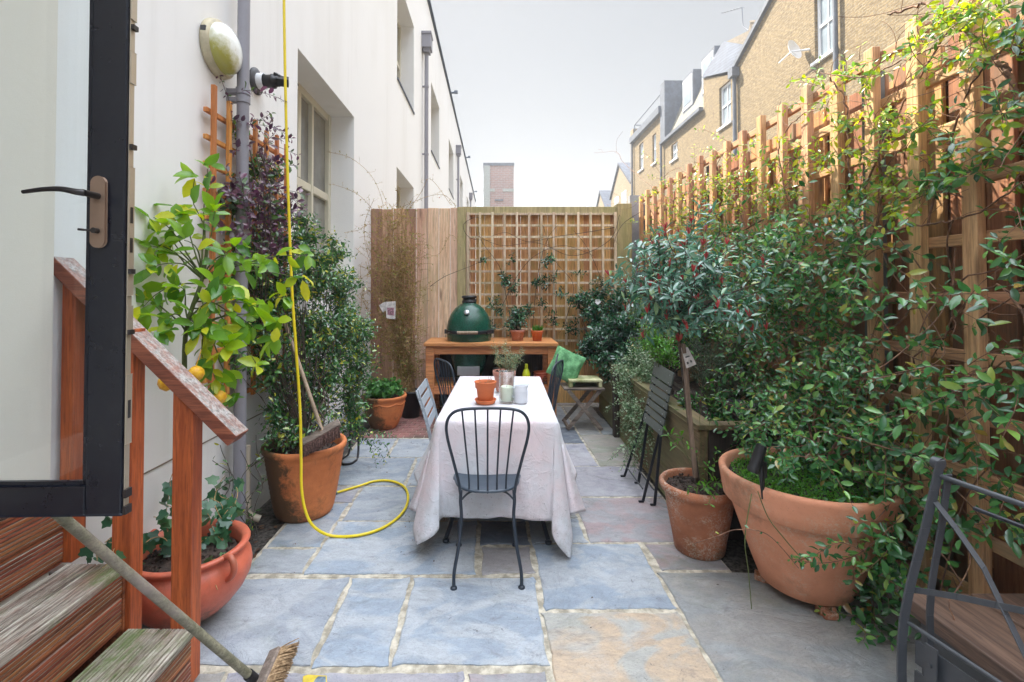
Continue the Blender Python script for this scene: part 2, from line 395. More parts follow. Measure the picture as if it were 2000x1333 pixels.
def stone():
    t = NT('sandstone paving'); off, r = islandvec(t, 30)
    a = t.n('ShaderNodeAttribute'); a.attribute_name = 'colA'; b = t.n('ShaderNodeAttribute'); b.attribute_name = 'colB'
    v = t.map((1.0, 1.6, 1), loc=off)
    band = t.noise(1.9, 4, .5, v, 2.2)
    c = t.mix(t.ramp(band, [(.44, 0.0), (.56, 1.0)]), a.outputs['Color'], b.outputs['Color'])
    fine = t.noise(14, 8, .72, v, .6); c = t.mix(t.ramp(fine, [(.32, .34), (.62, 0.0)]), c, (.10, .11, .13))
    grit = t.noise(110, 3, .7, v); c = t.mix(t.ramp(grit, [(.30, .35), (.48, 0.0)]), c, (.09, .09, .09))
    pale = t.noise(5.0, 6, .7, v); c = t.mix(t.ramp(pale, [(.5, 0.0), (.8, .45)]), c, (.47, .50, .52))
    vein = t.n('ShaderNodeTexVoronoi', feature='DISTANCE_TO_EDGE', Scale=2.3); t.t.links.new(t.map((1, 1, 1), t.n('ShaderNodeMapping', Vector=v).outputs[0]), vein.inputs['Vector'])
    moss = t.math('MULTIPLY', t.ramp(t.noise(1.3, 5, .7, None, .5), [(.56, 0.0), (.72, .55)]), t.ramp(t.noise(30, 4, .7), [(.35, .3), (.6, 1.0)])); c = t.mix(moss, c, (.13, .15, .08))
    fl = t.ramp(t.noise(38, 3, .8, None, .8), [(.66, 0.0), (.72, .7)]); c = t.mix(fl, c, (.07, .07, .08))
    st = t.math('MULTIPLY', t.ramp(t.noise(3.4, 7, .8, None, 1.4), [(.56, 0.0), (.68, .62)]), 1.0); c = t.mix(st, c, (.12, .11, .11))
    rv_ = t.n('ShaderNodeTexVoronoi', feature='F1', Scale=5.0); t.t.links.new(t.map((1.0, 2.2, 1), loc=t.math('MULTIPLY', t.noise(3, 4, .6, v), .9)), rv_.inputs['Vector'])
    ridge = t.noise(2.6, 7, .68, v, 3.0); c = t.mix(t.ramp(ridge, [(.49, 0.0), (.50, .22), (.51, 0.0)]), c, (.13, .13, .14))
    h = t.math('ADD', t.math('MULTIPLY', t.ramp(ridge, [(.40, 0.0), (.50, .55), (.53, .7), (.7, 1.0)]), 1.2), t.math('MULTIPLY', fine, .7))
    return t.done(t.bsdf(c, t.math('ADD', t.math('MULTIPLY', fine, .3), .42), t.bump(h, .42, .011)))
def glassmat(name, tint=(.86, .93, .95), refl=.12):
    t = NT(name); tr = t.t.nodes.new('ShaderNodeBsdfTransparent'); tr.inputs[0].default_value = (*tint, 1)
    g = t.t.nodes.new('ShaderNodeBsdfGlossy'); g.inputs['Roughness'].default_value = .02
    lw = t.n('ShaderNodeLayerWeight', Blend=.5); f = t.math('ADD', t.math('MULTIPLY', t.math('POWER', lw.outputs['Facing'], 4.0), .7), refl, True)
    mx = t.t.nodes.new('ShaderNodeMixShader'); t.t.links.new(f, mx.inputs[0]); t.t.links.new(tr.outputs[0], mx.inputs[1]); t.t.links.new(g.outputs[0], mx.inputs[2])
    return t.done(mx)
M = {}
M['render'] = plaster('white render')
M['render2'] = plaster('cream render', (.74, .69, .60), (.62, .57, .48))
M['mortar'] = plain('sand mortar', (.50, .45, .35), .95, .45, 18, .5, c2=(.58, .53, .43))
M['stone'] = stone()
M['soilground'] = plain('dark gravel', (.06, .052, .045), .95, .6, 40, .8, c2=(.13, .115, .10))
M['soil'] = plain('potting soil', (.035, .024, .018), .95, .5, 60, .9, c2=(.085, .055, .042))
M['tarmac'] = plain('far ground', (.16, .15, .13), .95, .3, 3)
M['deck'] = wood('red stained decking', (.12, .030, .011), (.42, .13, .05), 'y', .6, .12, top=(.56, .52, .45), grain=45, bump=.5)
def treadmat():
    t = NT('weathered decking tread'); v = t.map((1, .05, 1)); g = t.noise(120, 5, .7, v, .3)
    c = t.ramp(g, [(.36, (.10, .075, .055)), (.50, (.34, .30, .25)), (.66, (.62, .58, .50))])
    c = t.mix(t.ramp(t.noise(5, 6, .75, t.map((1, .35, 1))), [(.46, 0.0), (.60, .8)]), c, t.ramp(g, [(.4, (.07, .028, .018)), (.6, (.26, .12, .075))]))
    c = t.mix(t.math('MULTIPLY', t.ramp(t.noise(3.2, 6, .75), [(.50, 0.0), (.64, .9)]), t.ramp(t.noise(60, 4, .7, v), [(.35, .25), (.6, 1.0)])), c, (.10, .15, .035))
    return t.done(t.bsdf(c, .75, t.bump(g, .6, .004)))
M['tread'] = treadmat()
M['rail'] = wood('orange stained post', (.26, .055, .012), (.60, .16, .035), 'z', .5, .12, grain=40)
M['handrail'] = wood('weathered handrail', (.16, .045, .022), (.38, .13, .06), 'x', .6, .1, top=(.46, .43, .40), grain=55, bump=.6)
M['trelw'] = wood('orange trellis wood', (.40, .14, .032), (.72, .30, .08), 'z', .6, .12, grain=40)
M['pine'] = wood('treated pine trellis', (.38, .18, .085), (.66, .40, .22), 'z', .65, .14, weather=(.34, .25, .16), wamt=.2, grain=34)
M['pineh'] = wood('treated pine rail', (.38, .18, .085), (.64, .385, .21), 'y', .65, .14, weather=(.34, .25, .16), wamt=.2, grain=34)
M['board'] = wood('fence slats', (.25, .105, .040), (.50, .245, .105), 'z', .7, .3, weather=(.14, .12, .08), wamt=.45, grain=30)
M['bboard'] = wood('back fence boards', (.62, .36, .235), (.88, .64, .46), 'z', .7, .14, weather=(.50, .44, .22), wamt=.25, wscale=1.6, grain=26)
M['dboard'] = wood('shade toned fence boards', (.30, .155, .10), (.58, .34, .22), 'z', .75, .2, weather=(.24, .16, .10), wamt=.3, grain=26)  # brown boards, with the shade at the fence's left end put into the colour
M['bpost'] = wood('mossy post', (.36, .30, .14), (.56, .47, .24), 'z', .75, .1, weather=(.27, .27, .10), wamt=.35, grain=26)
M['panelw'] = wood('orange fence panel', (.52, .24, .09), (.86, .50, .22), 'z', .75, .22, weather=(.40, .33, .09), wamt=.35, wscale=2.4, grain=26)
M['btrel'] = wood('pale trellis laths', (.60, .44, .29), (.84, .68, .50), 'z', .7, .12, weather=(.36, .30, .17), wamt=.4, grain=30, knots=False)
M['sleeper'] = wood('mossy planter timber', (.10, .068, .034), (.25, .175, .085), 'y', .8, .18, weather=(.15, .17, .065), wamt=.6, wscale=2.2, grain=26)
M['darkwood'] = wood('dark timber', (.02, .015, .012), (.06, .042, .03), 'z', .8, .2)
M['cedar'] = wood('barbecue table wood', (.42, .15, .045), (.72, .33, .12), 'x', .5, .12, grain=34)
M['bench'] = wood('brown bench plank', (.060, .035, .024), (.17, .105, .070), 'y', .6, .15, weather=(.13, .10, .085), wamt=.5, grain=34)
M['greyw'] = wood('grey weathered wood', (.13, .10, .08), (.32, .26, .21), 'x', .8, .2, grain=40)
M['broomh'] = wood('broom handle wood', (.22, .15, .10), (.42, .31, .22), 'z', .55, .05, grain=60, knots=False)
M['broomg'] = wood('green grey broom handle', (.11, .105, .065), (.27, .25, .17), 'x', .55, .05, weather=(.26, .21, .19), wamt=.4, grain=60, knots=False)
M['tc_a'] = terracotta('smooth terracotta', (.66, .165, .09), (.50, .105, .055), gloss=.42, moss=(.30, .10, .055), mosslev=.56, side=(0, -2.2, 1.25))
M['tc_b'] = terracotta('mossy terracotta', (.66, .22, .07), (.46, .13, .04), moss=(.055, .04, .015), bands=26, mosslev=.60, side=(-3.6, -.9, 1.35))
M['tc_c'] = terracotta('aged terracotta', (.46, .17, .08), (.24, .085, .04), bloom=(.52, .44, .36), moss=(.08, .06, .02), bloomlev=.5, mosslev=.60)
M['tc_d'] = terracotta('pale terracotta', (.72, .32, .19), (.56, .225, .12), bloom=(.62, .42, .30), gloss=.8, moss=(.26, .13, .07), mosslev=.60, bloomlev=.56)
M['tc_e'] = terracotta('new terracotta', (.62, .165, .05), (.52, .13, .04), gloss=.7)
M['tc_f'] = terracotta('pink terracotta', (.50, .22, .16), (.42, .17, .12), bloom=(.6, .45, .4))
M['brickY'] = brick('yellow stock brick', (.29, .215, .108), (.18, .125, .06), (.25, .215, .155), var=.85)
M['brickY2'] = brick('pale stock brick', (.32, .26, .17), (.25, .19, .12), (.27, .24, .19), var=.5)
M['brickR'] = brick('red brown brick', (.38, .23, .20), (.30, .20, .185), (.38, .35, .34), bw=.5, bh=.16, m=.02, var=.4)
M['slate'] = brick('slate roof', (.10, .12, .16), (.065, .08, .115), (.03, .035, .05), bw=.3, bh=.17, m=.012, var=.4)
M['brickD'] = brick('sooty brick', (.26, .22, .17), (.18, .145, .11), (.24, .22, .19), var=.6)
M['slateP'] = brick('pale roof tiles', (.22, .21, .175), (.18, .17, .14), (.13, .12, .11), bw=.3, bh=.17, m=.01, var=.3)
M['lead'] = plain('lead grey', (.12, .14, .18), .6, .3, 4)
M['paleblue'] = plain('far pale facade', (.42, .56, .66), .6, .1, 1)
M['farblue'] = plain('far blue facade', (.20, .28, .38), .6, .1, 1)
M['black'] = metal('black satin paint', (.012, .014, .022), .38)
M['navy'] = metal('dark blue grey paint', (.020, .030, .045), .38, dirt=.12)
M['seatm'] = metal('blue grey seat paint', (.045, .065, .09), .30, dirt=.1)
M['greym'] = metal('grey painted steel', (.045, .050, .058), .45, dirt=.3)
M['greyg'] = metal('grey green painted steel', (.10, .115, .105), .5, dirt=.3)
M['bluegrey'] = metal('pale blue grey paint', (.33, .37, .41), .45, dirt=.25)
M['steel'] = metal('galvanised steel', (.45, .46, .48), .35, .9)
M['doorb'] = metal('black door frame', (.006, .008, .015), .28, dirt=.10)
M['bronze'] = metal('bronze handle plate', (.34, .24, .18), .35, .7, dirt=.3)
M['darkm'] = metal('dark lever', (.05, .045, .045), .3, .6)
M['lockm'] = metal('brushed lock strip', (.48, .42, .33), .35, .6)
M['pipe'] = metal('grey plastic pipe', (.27, .265, .30), .45, dirt=.25)
M['pipec'] = metal('cream plastic pipe', (.55, .48, .38), .5)
M['framew'] = metal('cream window frame', (.62, .58, .46), .5, dirt=.1)
M['white'] = metal('white painted wood', (.78, .80, .83), .5, dirt=.15)
M['glassd'] = plain('window glass', (.20, .20, .18), .06, .35, .8, 0, c2=(.34, .33, .29), lo=.3, hi=.7)
M['glassb'] = plain('sky lit glass', (.30, .36, .42), .08, .3, .8, 0)
M['glass'] = glassmat('door glass', (.93, .97, .985), .03)
M['glassc'] = glassmat('clear glass', (.93, .95, .94), .06)
M['hose'] = plain('yellow hose', (.80, .62, .02), .35, .08, 30, .03)
M['teal'] = plain('teal plastic', (.02, .26, .27), .4)
M['blackp'] = plain('black plastic', (.012, .012, .014), .45, .3, 20)
M['greyp'] = plain('grey plastic', (.07, .07, .075), .6, .3, 20)
def opal():
    t = NT('opal lamp dome'); sx = t.n('ShaderNodeSeparateXYZ'); t.t.links.new(t.tc.outputs['Object'], sx.inputs[0])
    k = t.math('ADD', t.math('ADD', t.math('MULTIPLY', sx.outputs[2], -4.5), t.math('MULTIPLY', sx.outputs[1], -2.6)), t.math('MULTIPLY', t.noise(14, 5, .7), .9))
    c = t.mix(t.ramp(k, [(.55, 0.0), (.95, 1.0)]), (.84, .86, .83), (.42, .40, .10)); c = t.mix(t.ramp(t.noise(30, 5, .7), [(.6, 0.0), (.72, .35)]), c, (.45, .40, .28))
    return t.done(t.bsdf(c, .12))
M['opal'] = opal()
M['lampb'] = plain('stained lamp base', (.62, .55, .38), .5, .3, 9)
M['green_k'] = plain('green ceramic', (.006, .075, .045), .16, .5, 120, .25, c2=(.010, .11, .070))
M['cushion'] = plain('green cushion', (.10, .32, .12), .85, .4, 12, .3, c2=(.22, .52, .24))
M['cratey'] = plain('mossy cream slab', (.42, .44, .18), .9, .4, 7, .5, c2=(.62, .60, .36))
M['yellow'] = plain('yellow plastic', (.72, .80, .02), .4, .1)
M['candle'] = plain('candle wax', (.74, .76, .62), .5, .1, 6, .05)
M['china'] = plain('white china', (.68, .70, .74), .25, .06, 8, .02)
M['bristle'] = plain('tan bristles', (.42, .26, .13), .9, .5, 90, .8, c2=(.55, .38, .22))
M['bristled'] = plain('dark bristles', (.10, .05, .04), .9, .5, 90, .8, c2=(.20, .11, .09))
M['card'] = plain('printed card', (.66, .62, .60), .6, .35, 26, 0, c2=(.74, .68, .66))
M['cardp'] = plain('flower picture print', (.16, .10, .10), .6, .5, 90, 0, c2=(.62, .30, .40))
M['stemb'] = plain('reddish brown stem', (.16, .075, .042), .75, .5, 30, .3, c2=(.27, .14, .08))
M['stemd'] = plain('dark stem', (.055, .038, .026), .8, .5, 30, .3, c2=(.11, .08, .055))
M['stemg'] = plain('green stem', (.10, .13, .03), .6, .3, 30, .2)
M['stemt'] = plain('tan twig', (.36, .21, .08), .8, .4, 30, .2, c2=(.58, .38, .17))
M['stake'] = wood('grey stake', (.10, .065, .045), (.30, .21, .155), 'z', .8, .2, grain=50)
M['lemon'] = plain('lemon peel', (.80, .36, .01), .4, .15, 60, .35, c2=(.85, .52, .03))
M['petalw'] = plain('white petals', (.82, .80, .80), .6, .05)
M['wrapy'] = plain('yellow wrapper', (.70, .52, .06), .4, .3, 30)
M['wrapb'] = plain('blue wrapper', (.05, .10, .20), .4, .4, 30, c2=(.20, .26, .30))
def clothmat():
    t = NT('cotton cloth'); sx = t.n('ShaderNodeSeparateXYZ'); t.t.links.new(t.tc.outputs['Object'], sx.inputs[0])
    c = t.mix(t.ramp(t.noise(2.2, 4, .6), [(.42, 0.0), (.62, .8)]), (.66, .68, .72), (.72, .575, .59))
    dirt = t.math('MULTIPLY', t.ramp(t.noise(7, 6, .75), [(.42, 0.0), (.66, 1.0)]), t.ramp(sx.outputs[2], [(.02, .75), (.38, .10)]))
    c = t.mix(dirt, c, (.30, .28, .27))
    sp = t.math('MULTIPLY', t.ramp(t.noise(120, 2, .5), [(.66, 0.0), (.72, .8)]), t.ramp(sx.outputs[2], [(.1, 1.0), (.5, .25)])); c = t.mix(sp, c, (.12, .12, .13))
    w = t.n('ShaderNodeTexWave', Scale=260.0, Distortion=1.0)
    cr = t.noise(5, 5, .6, None, 1.5); h = t.math('ADD', t.math('ADD', t.noise(9, 4, .6), t.math('MULTIPLY', t.ramp(cr, [(.46, 0.0), (.50, 1.0), (.54, 0.0)]), .35)), t.math('MULTIPLY', t.noise(400, 2), .14))
    p = t.bsdf(c, .9, t.bump(h, .4, .014)); t.set(p.inputs['Sheen Weight'], .2)
    return t.done(p)
M['cloth'] = clothmat()
M['lf_jas'] = leafmat('glossy jasmine leaf', [(0, (.018, .085, .030)), (.35, (.038, .16, .050)), (.7, (.085, .27, .070)), (.92, (.19, .40, .08)), (.965, (.42, .40, .07)), (1, (.26, .10, .05))], .26, .28, spec=.7)
M['lf_sun'] = leafmat('young climber leaf', [(0, (.05, .17, .04)), (.4, (.16, .31, .035)), (.8, (.34, .45, .04)), (1, (.50, .50, .06))], .35, .45)
M['lf_dark'] = leafmat('dark green leaf', [(0, (0.016, 0.062, 0.036)), (.6, (0.031, 0.121, 0.062)), (1, (0.069, 0.215, 0.087))], .25, .2, spec=.8)
M['lf_bush'] = leafmat('evergreen bush leaf', [(0, (0.023, 0.088, 0.031)), (.55, (0.049, 0.166, 0.049)), (.85, (0.117, 0.293, 0.058)), (1, (0.585, 0.546, 0.058))], .26, .25, spec=.8)
M['lf_lemon'] = leafmat('lemon tree leaf', [(0, (0.06, 0.204, 0.024)), (.35, (0.132, 0.312, 0.024)), (.7, (0.24, 0.444, 0.024)), (.9, (0.504, 0.576, 0.036)), (1, (0.6, 0.6, 0.036))], .28, .38, vein=.08)
M['lf_purple'] = leafmat('purple leaf', [(0, (0.053, 0.022, 0.045)), (.55, (0.128, 0.045, 0.083)), (.72, (0.195, 0.075, 0.128)), (.8, (0.045, 0.105, 0.038)), (1, (0.09, 0.18, 0.045))], .32, .25)
M['lf_photo'] = leafmat('blue green shrub leaf', [(0, (0.042, 0.125, 0.086)), (.5, (0.086, 0.221, 0.154)), (.85, (0.173, 0.346, 0.25)), (1, (0.25, 0.384, 0.154))], .25, .25, spec=.9)
M['lf_red'] = leafmat('red young leaf', [(0, (.30, .035, .035)), (1, (.52, .10, .065))], .35, .35)
M['lf_varieg'] = leafmat('variegated leaf', [(0, (.07, .18, .08)), (.5, (.20, .32, .17)), (1, (.50, .58, .42))], .5, .3)
M['lf_bright'] = leafmat('bright green leaf', [(0, (.04, .19, .02)), (1, (.12, .36, .04))], .45, .4)
M['lf_ivy'] = leafmat('ivy leaf', [(0, (0.019, 0.091, 0.046)), (.6, (0.046, 0.156, 0.072)), (1, (0.13, 0.26, 0.117))], .35, .2)
M['lf_rose'] = leafmat('needle leaf', [(0, (0.028, 0.077, 0.035)), (1, (0.098, 0.182, 0.084))], .6, .2)
M['lf_tan'] = leafmat('olive twig leaf', [(0, (0.182, 0.182, 0.039)), (.5, (0.39, 0.312, 0.078)), (.8, (0.13, 0.221, 0.039)), (1, (0.546, 0.26, 0.156))], .5, .35)
M['lf_ger'] = leafmat('soft green leaf', [(0, (.03, .14, .03)), (1, (.09, .27, .05))], .55, .35)
M['lf_dead'] = leafmat('dead leaf', [(0, (.035, .02, .012)), (.6, (.11, .05, .03)), (1, (.24, .14, .07))], .8, .1)
# ------------------------------------------------------------ GROUND
def struct(o): return tag(o, kind='structure')
g = MB(); g.add([(-60, -20, -.035), (60, -20, -.035), (60, 500, -.035), (-60, 500, -.035)], [(0, 1, 2, 3)])
struct(g.build('ground', M['tarmac']))
g = MB(); g.add([(-1.62, -1.2, -.028), (2.1, -1.2, -.028), (2.1, 6.4, -.028), (-1.62, 6.4, -.028)], [(0, 1, 2, 3)])
struct(g.build('gravel_bed', M['soilground']))
g = MB()
for a in ((-1.31, 2.45, 1.24, 6.1), (-1.62, -1.2, 2.05, 2.449), (.90, 2.449, 1.27, 2.8)):
    nx, ny = int((a[2] - a[0]) / .06), int((a[3] - a[1]) / .06); o = len(g.v)
    vs = [(a[0] + (a[2] - a[0]) * i / nx, a[1] + (a[3] - a[1]) * j / ny, -.0055 + .0022 * noise.noise(Vector((i * .9, j * .9, 0)))) for j in range(ny + 1) for i in range(nx + 1)]
    g.add(vs, [(j * (nx + 1) + i, j * (nx + 1) + i + 1, (j + 1) * (nx + 1) + i + 1, (j + 1) * (nx + 1) + i) for j in range(ny) for i in range(nx)], True)
struct(g.build('mortar_joints', M['mortar']))
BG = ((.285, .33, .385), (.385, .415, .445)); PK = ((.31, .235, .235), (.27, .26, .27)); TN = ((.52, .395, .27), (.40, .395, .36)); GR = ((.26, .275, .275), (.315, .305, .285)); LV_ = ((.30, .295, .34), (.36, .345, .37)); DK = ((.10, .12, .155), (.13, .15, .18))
GN = ((.25, .255, .20), (.30, .27, .235))
slabs = [(-1.62, -.71, 1.867, 2.447, BG), (-.71, -.40, 1.867, 2.447, BG), (-.40, .235, 1.867, 2.447, BG),
 (.235, .87, 2.19, 2.775, BG), (.235, .87, 1.30, 2.19, TN), (.87, 2.0, 1.35, 2.50, GR), (.90, 1.27, 2.50, 2.775, PK), (-.06, .235, 2.467, 2.745, (PK[1], (.26, .235, .22))),
 (-.98, -.07, 2.467, 3.04, BG), (-1.30, -.98, 2.467, 2.72, BG), (-1.30, -.98, 2.72, 3.30, BG), (-1.30, -.97, 3.30, 3.585, LV_), (-.97, -.30, 3.04, 3.585, BG),
 (-1.30, -.655, 3.585, 4.19, BG), (-.655, -.05, 3.585, 4.19, BG), (-1.30, -.925, 4.19, 4.73, BG), (-.925, -.25, 4.19, 4.73, BG), (-.25, .40, 4.19, 4.9, BG), (-.05, .40, 3.585, 4.19, BG), (-.30, .24, 3.04, 3.585, BG), (.235, .577, 2.775, 3.08, BG), (.235, .577, 3.08, 3.40, GR),
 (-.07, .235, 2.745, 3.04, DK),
 (.577, 1.235, 2.775, 3.395, PK), (.40, 1.235, 3.395, 3.99, LV_), (.40, .915, 3.99, 4.58, LV_), (.40, .915, 4.58, 5.13, DK), (.915, 1.32, 3.99, 4.85, GN), (.915, 1.15, 4.85, 5.45, GR), (1.15, 1.32, 4.85, 5.45, GR), (.40, .915, 5.13, 6.05, BG), (.915, 1.3, 5.45, 6.05, GR),
 (-1.62, -1.015, 1.30, 1.85, GN), (-1.015, -.095, 1.30, 1.85, LV_), (-.095, .22, 1.30, 1.85, PK), (-1.6, -.6, .5, 1.30, BG), (-.6, .235, .5, 1.30, GR), (.235, .87, .5, 1.30, BG), (.87, 2.0, .45, 1.35, LV_),
 (-1.6, -.2, -1.2, .5, BG), (-.2, 1.0, -1.2, .5, LV_), (1.0, 2.0, -1.2, .45, GR)]
rs = random.Random(5)
sv, sf, ca, cb = [], [], [], []
for x0, x1, y0, y1, (c1, c2) in slabs:
    j = .0125; x0 += j * rs.uniform(.7, 1.4); x1 -= j * rs.uniform(.7, 1.4); y0 += j * rs.uniform(.7, 1.3); y1 -= j * rs.uniform(.7, 1.3)
    cs = [(x0 + rs.uniform(-.004, .004), y0 + rs.uniform(-.006, .006)), (x1, y0 + rs.uniform(-.006, .006)), (x1 + rs.uniform(-.004, .004), y1), (x0, y1)]
    ring = []
    for k in range(4):
        a, b = Vector(cs[k]), Vector(cs[(k + 1) % 4]); L = (b - a).length; n = max(3, int(L / .022)); nrm = Vector((-(b - a).y, (b - a).x)).normalized()
        for i in range(n):
            q = a.lerp(b, i / n); w = noise.noise(Vector((q.x * 9, q.y * 9, k * 3.1))) * .008 + noise.noise(Vector((q.x * 34, q.y * 34, k * 7.7))) * .005
            w -= .012 * (1 if i == 0 else .35 if i in (1, n - 1) else 0); ring.append(q + nrm * w)
    m = len(ring); o = len(sv); cen = Vector(((x0 + x1) / 2, (y0 + y1) / 2)); z = rs.uniform(-.0012, .0018)
    for q in ring: sv.append((q.x, q.y, -.016))
    for q in ring: sv.append((q.x, q.y, z - .0035))
    for q in ring: d = (cen - q).normalized(); sv.append((q.x + d.x * .006, q.y + d.y * .006, z))
    for i in range(m):
        l = (i + 1) % m; sf += [(o + i, o + l, o + m + l, o + m + i), (o + m + i, o + m + l, o + 2 * m + l, o + 2 * m + i)]
    sf.append(tuple(o + 2 * m + i for i in range(m)))
    f1 = rs.uniform(.88, 1.12); h = rs.uniform(-.015, .015)
    for i in range(3 * m): ca.append((c1[0] * f1 + h, c1[1] * f1, c1[2] * f1 - h, 1)); cb.append((c2[0] * f1, c2[1] * f1, c2[2] * f1, 1))
me = bpy.data.meshes.new('paving'); me.from_pydata(sv, [], sf); me.materials.append(M['stone'])
for nm, cc in (('colA', ca), ('colB', cb)):
    at = me.color_attributes.new(nm, 'FLOAT_COLOR', 'POINT'); at.data.foreach_set('color', np.array(cc, dtype=np.float32).ravel())
o = bpy.data.objects.new('paving', me); col.objects.link(o); struct(o)
# brick path at the far left
g = MB()
for i in range(12):
    for j in range(16):
        x = -1.30 + i * .105; y = 4.76 + j * .082; g.box((x + .05 + (j % 2) * .05, y + .04, -.012 + rs.uniform(0, .003)), (.098, .074, .03))
struct(g.build('brick_path', terracotta('path brick', (.30, .135, .115), (.18, .09, .085), moss=(.07, .06, .045), mosslev=.55), bevel=.004))

# ------------------------------------------------------------ LEFT BUILDING
def W(s, o, z): return Vector((-1.64 + .0131 * s + o, s, z))
def wall_grid(mb, F, s0, s1, z0, top, holes, depth):
    """F(s, o, z) -> point; holes (a, b, c, d) in s and z; reveals go in by depth"""
    S = sorted({s0, s1, *[h[0] for h in holes], *[h[1] for h in holes]}); Z = sorted({z0, *[h[2] for h in holes], *[h[3] for h in holes]})
    tp = top if callable(top) else (lambda s: top)
    for a, b in zip(S, S[1:]):
        zz = Z + [None]
        for c, d in zip(zz, zz[1:]):
            if any(h[0] <= a + 1e-6 and b <= h[1] + 1e-6 and d is not None and h[2] <= c + 1e-6 and d <= h[3] + 1e-6 for h in holes): continue
            da, db = (tp(a), tp(b)) if d is None else (d, d)
            mb.add([F(a, 0, c), F(b, 0, c), F(b, 0, db), F(a, 0, da)], [(0, 1, 2, 3)])
    for a, b, c, d in holes:
        mb.add([F(a, 0, c), F(b, 0, c), F(b, 0, d), F(a, 0, d), F(a, -depth, c), F(b, -depth, c), F(b, -depth, d), F(a, -depth, d)],
               [(0, 4, 5, 1), (1, 5, 6, 2), (2, 6, 7, 3), (3, 7, 4, 0)])
def bld_thing(name, label, cat, loc, group=None): return thing(name, label, cat, loc, 0, group)
LB = bld_thing('white_building', 'long white rendered building with deep set cream windows along the left of the courtyard', 'building', (-1.64, 3, 0))
holes = [(3.84, 5.37, 1.62, 3.48), (7.67, 9.25, 1.62, 3.52)] + [(3.84, 5.37, 5.0, 6.72)] + [(a, a + w, 5.0, 6.72) for a, w in ((7.67, 1.56), (11.66, 1.7), (16.0, 1.8), (20.9, 1.8), (25.6, 1.8), (30.3, 1.8))]
mb = MB(); wall_grid(mb, W, 1.70, 36, -.03, 8.40, holes, .32)
for a in (36,):
    mb.add([W(a, 0, -.03), W(a, -8, -.03), W(a, -8, 8.4), W(a, 0, 8.4)], [(0, 1, 2, 3)])
mb.add([W(-.6, -8, -.03), W(36, -8, -.03), W(36, -8, 8.4), W(-.6, -8, 8.4)], [(0, 1, 2, 3)])
mb.build('wall', M['render'], LB)
mb = MB()
for z in (.62, .30): mb.prism([W(1.702, .0005, z), W(1.702, .004, z + .001), W(1.702, .004, z + .006), W(1.702, .0005, z + .007)], W(36, 0, 0) - W(1.70, 0, 0))
mb.build('joint_line', plain('brown joint', (.20, .16, .12), .9), LB)
mb = MB(); wall_grid(mb, lambda s, o, z: W(s, o + .035, z), -.6, 1.70, -.03, 8.40, [(.38, 1.17, .90, 3.05)], .22)
mb.add([W(1.70, 0, -.03), W(1.70, .035, -.03), W(1.70, .035, 8.4), W(1.70, 0, 8.4)], [(0, 1, 2, 3)])
mb.add([W(-.6, .035, -.03), W(-.6, -8, -.03), W(-.6, -8, 8.4), W(-.6, .035, 8.4)], [(0, 1, 2, 3)])
mb.build('door_surround', M['render2'], LB, label='cream door surround')
mb = MB(); mb.add([W(-.6, -8, 8.39), W(36, -8, 8.39), W(36, 0, 8.39), W(-.6, 0, 8.39)], [(0, 1, 2, 3)])
mb.build('roof', M['lead'], LB)
mb = MB(); mb.prism([W(-.6, -.01, 8.40), W(-.6, .05, 8.40), W(-.6, .055, 8.45), W(-.6, -.05, 8.47)], W(36.05, 0, 0) - W(-.6, 0, 0))
mb.prism([W(-.6, .0, 8.352), W(-.6, .018, 8.352), W(-.6, .018, 8.398), W(-.6, .0, 8.398)], W(36.02, 0, 0) - W(-.6, 0, 0))
mb.build('roof_edge', M['lead'], LB)
for s in (10.9, 16.5, 24.5, 33.0):
    mb = MB(); mb.tube([W(s, .0, 8.50), W(s, .17, 8.52)], [.045, .03], 8); mb.box(W(s, .20, 8.53), (.12, .09, .09)); mb.build('roof_spout', M['lead'], LB)
for i, (a, b, c, d) in enumerate(holes):
    f = MB(); q = .075; o1 = -.29
    def fb(s0, s1, z0, z1, t=.06): f.bar(W((s0 + s1) / 2, o1, z0), W((s0 + s1) / 2, o1, z1), abs(s1 - s0), t, up=(1, 0, 0))
    fb(a, a + q, c, d); fb(b - q, b, c, d); fb(a + q, b - q, c, c + q, .06); fb(a + q, b - q, d - q, d, .06)
    m_ = a + (b - a) * .655; zt = c + (d - c) * (.49 if c < 3 else .5); g2 = a + (b - a) * .44; fb(g2 - .035, g2 + .035, c + q, zt - .04, .055); fb(g2 - .035, g2 + .035, zt + .04, d - q, .055)
    fb(m_ - .022, m_ + .022, c + q, d - q, .054); fb(a + q, m_ - .022, zt - .04, zt + .04, .05); fb(m_ + .022, b - q, zt - .04, zt + .04, .05)
    fr = f.build('window', M['framew'], LB, bevel=.006 if i < 2 else 0)
    p = MB(); p.add([W(a, -.305, c), W(b, -.305, c), W(b, -.305, d), W(a, -.305, d)], [(0, 1, 2, 3)]); p.build('pane', M['glassd'], fr)
    if c < 3: p = MB(); p.bar(W(a + .25, -.262, d - .035), W(a + .62, -.262, d - .035), .012, .02); p.build('trickle_vent', M['black'], fr)
    s_ = MB(); s_.prism([W(a - .0, -.30, c + .002), W(a, .022, c + .001), W(a, .022, c - .03), W(a, .003, c - .03), W(a, .003, c - .006), W(a, -.30, c - .006)], W(b, 0, 0) - W(a, 0, 0)); s_.build('window_sill', M['lead'] if c > 3 else M['framew'], fr)
